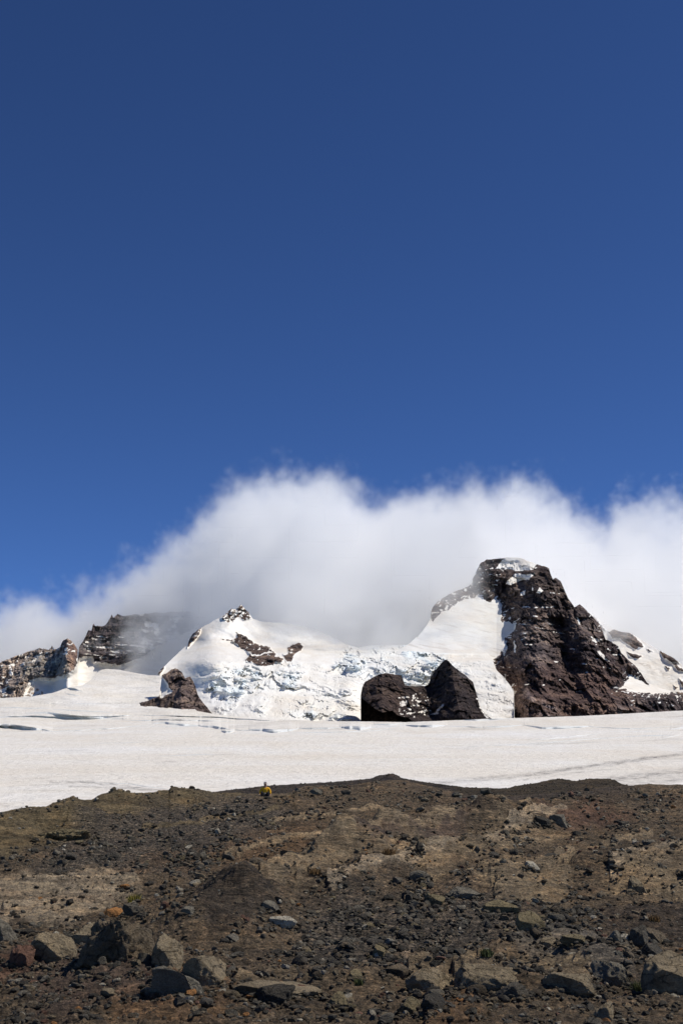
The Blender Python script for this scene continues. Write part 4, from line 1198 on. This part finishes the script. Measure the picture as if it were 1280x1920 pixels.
def stone_colour(gz):
    u = rng.uniform()
    if gz:
        return 'darkgrey' if u < 0.52 else 'grey' if u < 0.80 else 'brown' if u < 0.88 else 'olive' if u < 0.94 else 'tan' if u < 0.965 else 'pale'
    return 'darkgrey' if u < 0.34 else 'grey' if u < 0.52 else 'brown' if u < 0.76 else 'tan' if u < 0.90 else 'red' if u < 0.935 else 'rust' if u < 0.942 else 'pale'


CNAME = {'darkgrey': 'dark grey', 'grey': 'grey', 'pale': 'pale grey', 'tan': 'tan', 'brown': 'brown', 'rust': 'rusty', 'red': 'reddish', 'olive': 'olive', 'black': 'black'}
ORD = ['nearest', 'second nearest', 'third nearest', 'fourth nearest', 'fifth nearest', 'sixth nearest', 'seventh nearest', 'eighth nearest', 'ninth nearest', 'tenth nearest']
stones = []
cand = sample(2600)
inb = (cand[:, 0] > 8) & (cand[:, 0] < 1272) & (cand[:, 1] < 1900)
cand = cand[inb]
boxes = [h[1] for h in HEROES]
for px, py in cand:
    if len(stones) >= 250: break
    if any(b[0] - 6 < px < b[1] + 6 and b[2] - 4 < py < b[3] + 6 for b in boxes): continue
    t = (py - 1475) / 445
    s = (8.5 + 9 * t) * float(np.clip(rng.lognormal(0.05, 0.32), 0.75, 2.0))
    if any((px - q[0]) ** 2 + (py - q[1]) ** 2 < (0.5 * (s + q[2])) ** 2 for q in stones): continue
    stones.append((px, py, s, stone_colour(in_grey(px, py)[0])))
count = {}
land = [(a, b, n) for a, b, n in hero_pts if n]
info = []
for i, (px, py, s, c) in enumerate(stones):
    j = min(range(len(land)), key=lambda q: (land[q][0] - px) ** 2 + (1.6 * (land[q][1] - py)) ** 2)
    dx, dy = px - land[j][0], 1.6 * (py - land[j][1])
    side = ('right of' if dx > 0 else 'left of') if abs(dx) > abs(dy) else ('below' if dy > 0 else 'above')
    info.append((math.hypot(dx, dy), (c, side, j), i))
info.sort()
lab = {}
for d, key, i in info:
    k = count.get(key, 0); count[key] = k + 1
    lab[i] = f"{ORD[min(k, 9)]} larger {CNAME[key[0]]} stone {key[1]} the {land[key[2]][2]}"
for i, (px, py, s, c) in enumerate(stones):
    p = on_slope(px, py)
    d = s * float(p[1]) / FPX
    o = link('stone', PME[i % len(PME)], lab[i], 'stone', group='larger loose stones strewn over the slope')
    e = rng.uniform(0.75, 1.25, 3)
    o.scale = (d / 2 * e[0] * 1.1, d / 2 * e[1], d / 2 * 0.72 * e[2])
    o.rotation_euler = (rng.uniform(-0.3, 0.3), rng.uniform(-0.3, 0.3), rng.uniform(0, 6.28))
    o.location = (float(p[0]), float(p[1]), float(p[2]) + d * 0.2)
    v = rng.uniform(0.75, 1.3)
    o.color = (*(q * v for q in COL[c]), 1)

# rubble: everything smaller, one mass
RN = 22000
pos = sample(RN)
VV, FF, TT = [], [], []
off = 0
sizes = np.clip(1.0 + 1.3 * fbm(pos[:, 0] * 0.012, pos[:, 1] * 0.02, 55.0, 3), 0.55, 1.7)
k_ = 0
grey_at = in_grey(pos[:, 0], pos[:, 1])
for (px, py), gz in zip(pos, grey_at):
    p = on_slope(px, py)
    t = (py - 1475) / 445
    s = (2.8 + 4.4 * t) * float(np.clip(rng.lognormal(0.0, 0.5), 0.45, 2.6)) * sizes[k_]
    k_ += 1
    d = s * float(p[1]) / FPX
    V, Fa = LOW[rng.integers(len(LOW))]
    e = rng.uniform(0.7, 1.3, 3)
    q = rotz(V * np.array([d / 2 * e[0], d / 2 * e[1], d / 2 * 0.75 * e[2]]), rng.uniform(0, 6.28)) + p + np.array([0, 0, d * 0.16])
    VV.append(q); FF.append(Fa + off); off += len(V)
    c = np.array(COL[stone_colour(gz)]) * rng.uniform(0.65, 1.4)
    TT.append(np.tile(c, (len(V), 1)))
# rubble gathered round the feet of the boulders
for nm, (x0, x1, y0, y1), colr, seed, *_ in HEROES:
    for k in range(int(18 + (x1 - x0) * 0.7)):
        a = rng.uniform(0, 6.28)
        px = (x0 + x1) / 2 + (x1 - x0) * 0.56 * math.cos(a) + rng.normal(0, 3)
        py = y1 - 4 + (y1 - y0) * 0.18 * math.sin(a) + rng.uniform(-4, 7)
        p = seen_slope(min(max(px, -25), 1305), py)
        d = rng.uniform(3, 10) * float(rng.lognormal(0, 0.3)) * (0.5 + (y1 - 1475) / 700) * float(p[1]) / FPX
        V, Fa = LOW[rng.integers(len(LOW))]
        q = rotz(V * np.array([d / 2, d / 2, d / 2 * 0.7]) * rng.uniform(0.7, 1.2, 3), rng.uniform(0, 6.28)) + p + np.array([0, 0, d * 0.12])
        VV.append(q); FF.append(Fa + off); off += len(V)
        TT.append(np.tile(np.array(COL[['brown', 'darkgrey', 'grey', 'brown', colr if colr not in ('rust', 'pale') else 'brown'][k % 5]]) * rng.uniform(0.6, 1.2), (len(V), 1)))
# the gravel on the ridge behind
fpx, fPY, fP = FARS
for k in range(3000):
    i = rng.integers(len(fpx)); r = rng.integers(int(fP.shape[0] * 0.45), fP.shape[0])
    if not (340 < fpx[i] < 1300): continue
    p = fP[r, i]
    d = rng.uniform(2.0, 4.2) * p[1] / FPX * (2.0 if (700 < fpx[i] < 760 and rng.uniform() < 0.4) else 1)
    V, Fa = LOW[rng.integers(len(LOW))]
    q = rotz(V * np.array([d / 2, d / 2, d / 2 * 0.7]), rng.uniform(0, 6.28)) + p
    VV.append(q); FF.append(Fa + off); off += len(V)
    TT.append(np.tile(np.array(COL[['darkgrey', 'brown', 'darkgrey'][k % 3]]) * rng.uniform(0.6, 1.2), (len(V), 1)))
me = rock_mesh('rubble', np.concatenate(VV), np.concatenate(FF), M_RUBBLE, False, {'tint': np.concatenate(TT)})
link('rubble', me, 'loose grey and brown rubble covering the slope', 'rubble', 'stuff')

# ------------------------------------------------------------------ low plants
M_PLANT = {'yellow': plain('dry_yellow_leaves', (0.20, 0.17, 0.035)), 'rust': plain('dry_rusty_leaves', (0.17, 0.10, 0.04)), 'green': plain('dull_green_leaves', (0.075, 0.085, 0.03))}
for (px, py, w, h, c, lb) in [(251, 1692, 22, 18, 'yellow', 'yellow green cushion plant at the right end of the pale pavement'), (727, 1602, 26, 14, 'rust', 'dry rusty grass tuft on the middle slope'), (590, 1640, 20, 12, 'rust', 'dry grass tuft on the tan ridge, left of middle'),
                              (1226, 1728, 20, 14, 'rust', 'dry grass tuft on the dark soil at right'), (912, 1792, 20, 14, 'green', 'dull green plant above the broken tan slab'), (1196, 1862, 22, 22, 'green', 'dull green plant left of the large right boulder'), (670, 1846, 18, 10, 'green', 'dull green plant under the mustard stone')]:
    p = seen_slope(px, py)
    k = float(p[1]) / FPX
    VV, FF = [], []
    for b in range(130):
        a = rng.uniform(0, 6.28); rr = math.sqrt(rng.uniform()) * w * k / 2
        x0, y0 = rr * math.cos(a), rr * math.sin(a)
        hh = h * k * rng.uniform(0.4, 1.0); ln = rng.normal(0, 0.25, 2) * h * k
        wd = 0.010
        t = rng.uniform(0, 3.14); dx, dy = wd * math.cos(t), wd * math.sin(t)
        n = len(VV)
        VV += [(x0 - dx, y0 - dy, -0.02), (x0 + dx, y0 + dy, -0.02), (x0 + ln[0] * .5 + dx * .8, y0 + ln[1] * .5 + dy * .8, hh * .6), (x0 + ln[0] * .5 - dx * .8, y0 + ln[1] * .5 - dy * .8, hh * .6), (x0 + ln[0], y0 + ln[1], hh)]
        FF += [(n, n + 1, n + 2), (n, n + 2, n + 3), (n + 3, n + 2, n + 4)]
    me = mesh_from('plant_tuft', np.array(VV), np.array(FF), M_PLANT[c], False, None, True)
    o = link('plant_tuft', me, lb, 'plant')
    o.location = tuple(float(v) for v in p)

# ------------------------------------------------------------------ the person
M_SKIN = plain('skin', (0.42, 0.25, 0.17), 0.6, 0.08)
M_JACKET = plain('yellow_jacket_cloth', (0.66, 0.34, 0.020), 0.8, 0.25, 9)
M_TROUSER = plain('dark_trouser_cloth', (0.022, 0.022, 0.026), 0.9)
M_CAP = plain('grey_cap_cloth', (0.22, 0.22, 0.23), 0.85)
M_HAIR = plain('brown_hair', (0.03, 0.02, 0.015), 0.7)
M_BOOT = plain('boot_leather', (0.05, 0.035, 0.025), 0.6)
M_EYE = plain('eye', (0.03, 0.025, 0.02), 0.3)
M_BUCKLE = plain('pale_buckle', (0.6, 0.6, 0.58), 0.5)


def skinned(name, chain, mat, parent=None, sub=2, label=None, cat=None):
    """chain: {joint: (position, radius x, radius y, parent joint)}; the first joint is the root."""
    names = list(chain)
    idx = {k: i for i, k in enumerate(names)}
    b = _bm.new()
    lay = b.verts.layers.skin.verify()
    for i, k in enumerate(names):
        p, rx, ry, par = chain[k]
        v = b.verts.new(p)
        v[lay].radius = (rx, ry)
        v[lay].use_root = (i == 0)
    b.verts.ensure_lookup_table()
    for k in names:
        if chain[k][3] is not None:
            b.edges.new((b.verts[idx[chain[k][3]]], b.verts[idx[k]]))
    me = bpy.data.meshes.new(name)
    b.to_mesh(me); b.free()
    me.materials.append(mat)
    o = link(name, me, label, cat, parent=parent)
    sk = o.modifiers.new('skin', 'SKIN'); sk.use_smooth_shade = True
    sb = o.modifiers.new('subdivision', 'SUBSURF'); sb.levels = sub; sb.render_levels = sub
    return o


body = {'pelvis': ((0, .10, .30), .14, .12, None), 'belly': ((0, .08, .45), .135, .10, 'pelvis'), 'chest': ((0, .03, .63), .155, .105, 'belly'), 'collar': ((0, .01, .73), .085, .07, 'chest'), 'neck': ((0, -.01, .79), .058, .058, 'collar'),
        'chin': ((0, -.035, .85), .075, .085, 'neck'), 'cheek': ((0, -.03, .905), .088, .102, 'chin'), 'brow': ((0, -.025, .965), .092, .108, 'cheek'), 'crown': ((0, -.015, 1.015), .070, .082, 'brow'), 'nose': ((0, -.145, .92), .012, .014, 'cheek')}
for s, n in ((-1, 'a'), (1, 'b')):
    body['shoulder' + n] = ((s * .17, .02, .70), .062, .062, 'collar')
    body['elbow' + n] = ((s * .262, .03, .56), .044, .044, 'shoulder' + n)
    body['wrist' + n] = ((s * .300, -.09, .375), .028, .024, 'elbow' + n)
    body['palm' + n] = ((s * .305, -.125, .32), .036, .016, 'wrist' + n)
    for q, (fx, ln) in enumerate(((-.030, .075), (-.010, .086), (.010, .080), (.030, .062))):
        body[f'knuckle{q}{n}'] = ((s * .305 + fx, -.150, .285), .009, .009, 'palm' + n)
        body[f'finger{q}{n}'] = ((s * .307 + fx * 1.25, -.150 - ln * .45, .285 - ln * .45), .008, .008, f'knuckle{q}{n}')
        body[f'tip{q}{n}'] = ((s * .307 + fx * 1.35, -.150 - ln * .95, .285 - ln * .60), .007, .007, f'finger{q}{n}')
    body['thumb' + n] = ((s * .263, -.140, .32), .011, .011, 'palm' + n)
    body['thumbtip' + n] = ((s * .245, -.175, .29), .009, .009, 'thumb' + n)
    body['hip' + n] = ((s * .095, .06, .28), .095, .095, 'pelvis')
    body['knee' + n] = ((s * .165, -.30, .47), .062, .062, 'hip' + n)
    body['ankle' + n] = ((s * .14, -.13, .07), .042, .042, 'knee' + n)
    body['toe' + n] = ((s * .15, -.30, .03), .035, .028, 'ankle' + n)
PX0, PY0 = 497.5, 1465.2
pslope = on_slope(497, 1496)
yP = float(pslope[1]) - 0.05
_, _, zhead = pt(PX0, PY0, yP)
person = skinned('person', body, M_SKIN, None, 2, 'person in a yellow jacket and grey cap crouching on the crest', 'person')
xP = float(pt(PX0, PY0, yP)[0])
person.location = (xP, yP, float(zhead) - 1.085 * 0.94)
person.scale = (0.94, 0.94, 0.94)
jk = {'hem': ((0, .09, .36), .170, .142, None), 'belly': ((0, .075, .47), .172, .138, 'hem'), 'chest': ((0, .03, .63), .188, .138, 'belly'), 'collar': ((0, .01, .735), .105, .092, 'chest'), 'neckline': ((0, 0, .79), .082, .082, 'collar')}
for s, n in ((-1, 'a'), (1, 'b')):
    jk['shoulder' + n] = ((s * .180, .02, .70), .082, .085, 'collar')
    jk['elbow' + n] = ((s * .270, .03, .56), .068, .068, 'shoulder' + n)
    jk['cuff' + n] = ((s * .300, -.085, .39), .045, .042, 'elbow' + n)
skinned('jacket', jk, M_JACKET, person, 2)
tr = {'waist': ((0, .10, .32), .165, .14, None)}
for s, n in ((-1, 'a'), (1, 'b')):
    tr['hip' + n] = ((s * .10, .05, .29), .115, .115, 'waist')
    tr['knee' + n] = ((s * .165, -.305, .475), .085, .085, 'hip' + n)
    tr['cuff' + n] = ((s * .14, -.14, .10), .062, .062, 'knee' + n)
skinned('trousers', tr, M_TROUSER, person, 2)
for s in (-1, 1):
    skinned('boot', {'ankle': ((s * .14, -.12, .11), .056, .056, None), 'heel': ((s * .14, -.11, .045), .052, .05, 'ankle'), 'toe': ((s * .152, -.33, .035), .048, .038, 'heel')}, M_BOOT, person, 2)
skinned('hair', {'nape': ((0, .045, .885), .055, .045, None), 'back': ((0, .055, .94), .068, .05, 'nape'), 'top': ((0, .03, .985), .068, .06, 'back')}, M_HAIR, person, 2)
cap = skinned('cap', {'band': ((0, -.02, .985), .102, .118, None), 'dome': ((0, -.015, 1.035), .092, .104, 'band'), 'button': ((0, -.01, 1.065), .03, .035, 'dome')}, M_CAP, person, 2)
# cap peak: a thin curved blade
PV, PF = [], []
for lay, dz in ((0, 0.0), (1, 0.007)):
    for i in range(9):
        a = R(-70 + 140 * i / 8)
        PV += [(0.098 * math.sin(a), -.02 - 0.11 * math.cos(a), .972 + dz), (0.092 * math.sin(a), -.03 - 0.185 * math.cos(a), .957 + dz - 0.012 * abs(math.sin(a)))]
for i in range(8):
    a, b = 2 * i, 2 * i + 2
    PF += [(a, a + 1, b + 1, b), (18 + a, 18 + b, 18 + b + 1, 18 + a + 1), (a + 1, 18 + a + 1, 18 + b + 1, b + 1), (a, b, 18 + b, 18 + a)]
pm_ = mesh_from('peak', np.array(PV), np.array(PF), M_CAP, True)
link('peak', pm_, parent=cap)
for s in (-1, 1):
    V, Fa = ICO[3]
    link('eye', mesh_from('eye', V * 0.011 + np.array([s * .030, -.122, .94]), Fa, M_EYE, True, None, True), parent=person)
V, Fa = rock_shape(3, 3, 6, 0.01, 1.0)
link('belt_buckle', mesh_from('belt_buckle', V * np.array([.035, .015, .025]) + np.array([0.0, -.085, .44]), Fa, M_BUCKLE, True, None, True), parent=person)

# ------------------------------------------------------------------ clouds round the peaks
CX0, CX1, CY0, CY1, CZ0, CZ1 = -1000.0, 1000.0, 1300.0, 2320.0, 200.0, 700.0
YC = 2000.0
TOP_PX = [(-560, 1180), (-200, 1170), (-60, 1160), (0, 1140), (40, 1115), (90, 1108), (130, 1125), (165, 1118), (220, 1085), (265, 1050), (320, 1010), (350, 985), (400, 945), (440, 915), (480, 893), (520, 893), (580, 897), (640, 905), (672, 935), (700, 948), (750, 937), (800, 927), (860, 920), (920, 914), (960, 880),
          (1000, 838), (1050, 820), (1085, 838), (1120, 895), (1160, 915), (1190, 868), (1230, 828), (1290, 820), (1380, 880), (1500, 930), (1830, 1000)]
# where the near side of the cloud lies
FRONT_PX = [(-560, 1850), (-100, 1760), (60, 1750), (120, 1745), (180, 1760), (215, 1730), (260, 1685), (300, 1660), (345, 1630), (390, 1560), (425, 1500), (460, 1455), (520, 1410), (580, 1365), (660, 1340), (740, 1335), (800, 1335), (835, 1325), (880, 1330), (925, 1400), (970, 1510), (1030, 1610), (1100, 1680), (1200, 1720), (1300, 1730), (1830, 1780)]


def cloud():
    ng = bpy.data.node_groups.new('cloud_volume', 'GeometryNodeTree')
    ng.interface.new_socket('Geometry', in_out='INPUT', socket_type='NodeSocketGeometry')
    ng.interface.new_socket('Geometry', in_out='OUTPUT', socket_type='NodeSocketGeometry')
    nd = ng.nodes; lk = ng.links
    out = nd.new('NodeGroupOutput')

    def st(s, v):
        if isinstance(v, bpy.types.NodeSocket): lk.new(v, s)
        else: s.default_value = v

    def m(op, a, b=0.0, c=None, clamp=False):
        n = nd.new('ShaderNodeMath'); n.operation = op; n.use_clamp = clamp
        st(n.inputs[0], a); st(n.inputs[1], b)
        if c is not None: st(n.inputs[2], c)
        return n.outputs[0]

    def noise(scale, detail, rough, off=(0, 0, 0), stretch=(1, 1, 1)):
        mp = nd.new('ShaderNodeVectorMath'); mp.operation = 'MULTIPLY_ADD'
        lk.new(pos.outputs[0], mp.inputs[0]); mp.inputs[1].default_value = stretch; mp.inputs[2].default_value = off
        n = nd.new('ShaderNodeTexNoise'); n.noise_dimensions = '3D'
        lk.new(mp.outputs[0], n.inputs['Vector'])
        n.inputs['Scale'].default_value = scale; n.inputs['Detail'].default_value = detail; n.inputs['Roughness'].default_value = rough
        return m('SUBTRACT', n.outputs[0], 0.5)

    pos = nd.new('GeometryNodeInputPosition')
    sx = nd.new('ShaderNodeSeparateXYZ'); lk.new(pos.outputs[0], sx.inputs[0])
    X, Y, Z = sx.outputs

    def curve(pts, lo, hi, depthfn):
        n = nd.new('ShaderNodeFloatCurve')
        c = n.mapping.curves[0]
        P = []
        for a, b in pts:
            xx = depthfn(a)
            P.append(((xx - CX0) / (CX1 - CX0), (b - lo) / (hi - lo)))
        P = [p for p in P if 0 <= p[0] <= 1]
        P.sort()
        while len(c.points) < len(P): c.points.new(0.5, 0.5)
        for q, (a, b) in zip(c.points, P):
            q.location = (a, min(max(b, 0), 1)); q.handle_type = 'AUTO_CLAMPED'
        n.mapping.extend = 'HORIZONTAL'
        n.mapping.update()
        # shear x back to the reference depth so that the cloud top stands over the same ridge
        t = m('DIVIDE', m('SUBTRACT', m('ADD', X, m('MULTIPLY', noise(0.013, 5, 0.6, (3, 1, 2)), 95.0)), CX0), CX1 - CX0)
        st(n.inputs['Value'], t)
        return m('ADD', m('MULTIPLY', n.outputs[0], hi - lo), lo)

    tops = [(a, float(pt(a, b, YC)[2])) for a, b in TOP_PX]
    ztop = curve(tops, CZ0, CZ1, lambda a: float(pt(a, 1000, YC)[0]))
    yfr = curve(FRONT_PX, CY0 - 100, CY1, lambda a: float(pt(a, 1150, float(np.interp(a, [q[0] for q in FRONT_PX], [q[1] for q in FRONT_PX])))[0]))
    n1 = noise(0.010, 6, 0.62, (5, 2, 9), (1, 1, 1.2))
    n2 = noise(0.034, 5, 0.68, (1, 7, 4), (1, 1, 1.0))
    # tops roll off towards the front and the back
    dyc = m('DIVIDE', m('MAXIMUM', m('SUBTRACT', Y, YC), 0.0), 200.0)
    roll = m('MULTIPLY', m('MULTIPLY', dyc, dyc), -55.0)
    dtop = m('DIVIDE', m('SUBTRACT', m('ADD', m('MULTIPLY', ztop, m('MINIMUM', m('DIVIDE', Y, YC), 1.0)), roll), Z), 44.0)
    lean = m('MULTIPLY', m('MAXIMUM', m('SUBTRACT', Z, 290.0), 0.0), 1.25)
    dfr = m('DIVIDE', m('SUBTRACT', Y, m('ADD', yfr, lean)), 70.0)
    dbk = m('DIVIDE', m('SUBTRACT', CY1, Y), 60.0)
    dbt = m('DIVIDE', m('SUBTRACT', Z, CZ0), 40.0)
    d = m('MINIMUM', m('MINIMUM', dtop, dfr), m('MINIMUM', dbk, dbt))
    n3 = noise(0.018, 5, 0.62, (8, 3, 1), (1, 0.8, 1.3))
    d = m('ADD', d, m('ADD', m('MULTIPLY', n1, 3.0), m('ADD', m('MULTIPLY', n2, 2.4), m('ADD', m('MULTIPLY', n3, 3.5), m('MULTIPLY', noise(0.070, 3, 0.65, (4, 4, 6)), 2.4)))))
    d = m('MULTIPLY', d, 0.62, clamp=True)
    d = m('MULTIPLY', m('MULTIPLY', d, d), m('SUBTRACT', 3.0, m('MULTIPLY', d, 2.0)))
    edge = m('MINIMUM', m('MULTIPLY', m('SUBTRACT', CY1, Y), 0.05, clamp=True), m('MULTIPLY', m('SUBTRACT', CX1, m('ABSOLUTE', X)), 0.02, clamp=True))
    d = m('MULTIPLY', d, edge)
    vc = nd.new('GeometryNodeVolumeCube')
    lk.new(d, vc.inputs['Density'])
    vc.inputs['Background'].default_value = 0.0
    vc.inputs['Min'].default_value = (CX0, CY0, CZ0)
    vc.inputs['Max'].default_value = (CX1, CY1, CZ1)
    vc.inputs['Resolution X'].default_value = 520
    vc.inputs['Resolution Y'].default_value = 120
    vc.inputs['Resolution Z'].default_value = 128
    sm = nd.new('GeometryNodeSetMaterial')
    mat = bpy.data.materials.new('cloud_vapour')
    mat.use_nodes = True
    t = mat.node_tree
    t.nodes.remove(t.nodes['Principled BSDF'])
    pv = t.nodes.new('ShaderNodeVolumePrincipled')
    pv.inputs['Color'].default_value = (1, 1, 1, 1)
    pv.inputs['Density'].default_value = 0.016
    pv.inputs['Anisotropy'].default_value = 0.0
    t.links.new(pv.outputs[0], t.nodes['Material Output'].inputs['Volume'])
    sm.inputs['Material'].default_value = mat
    lk.new(vc.outputs[0], sm.inputs['Geometry'])
    lk.new(sm.outputs[0], out.inputs[0])
    me = bpy.data.meshes.new('clouds')
    me.materials.append(mat)
    o = link('clouds', me, 'bank of white cloud wrapped around the peaks', 'clouds', 'stuff')
    md = o.modifiers.new('cloud', 'NODES')
    md.node_group = ng
    return o


cloud()
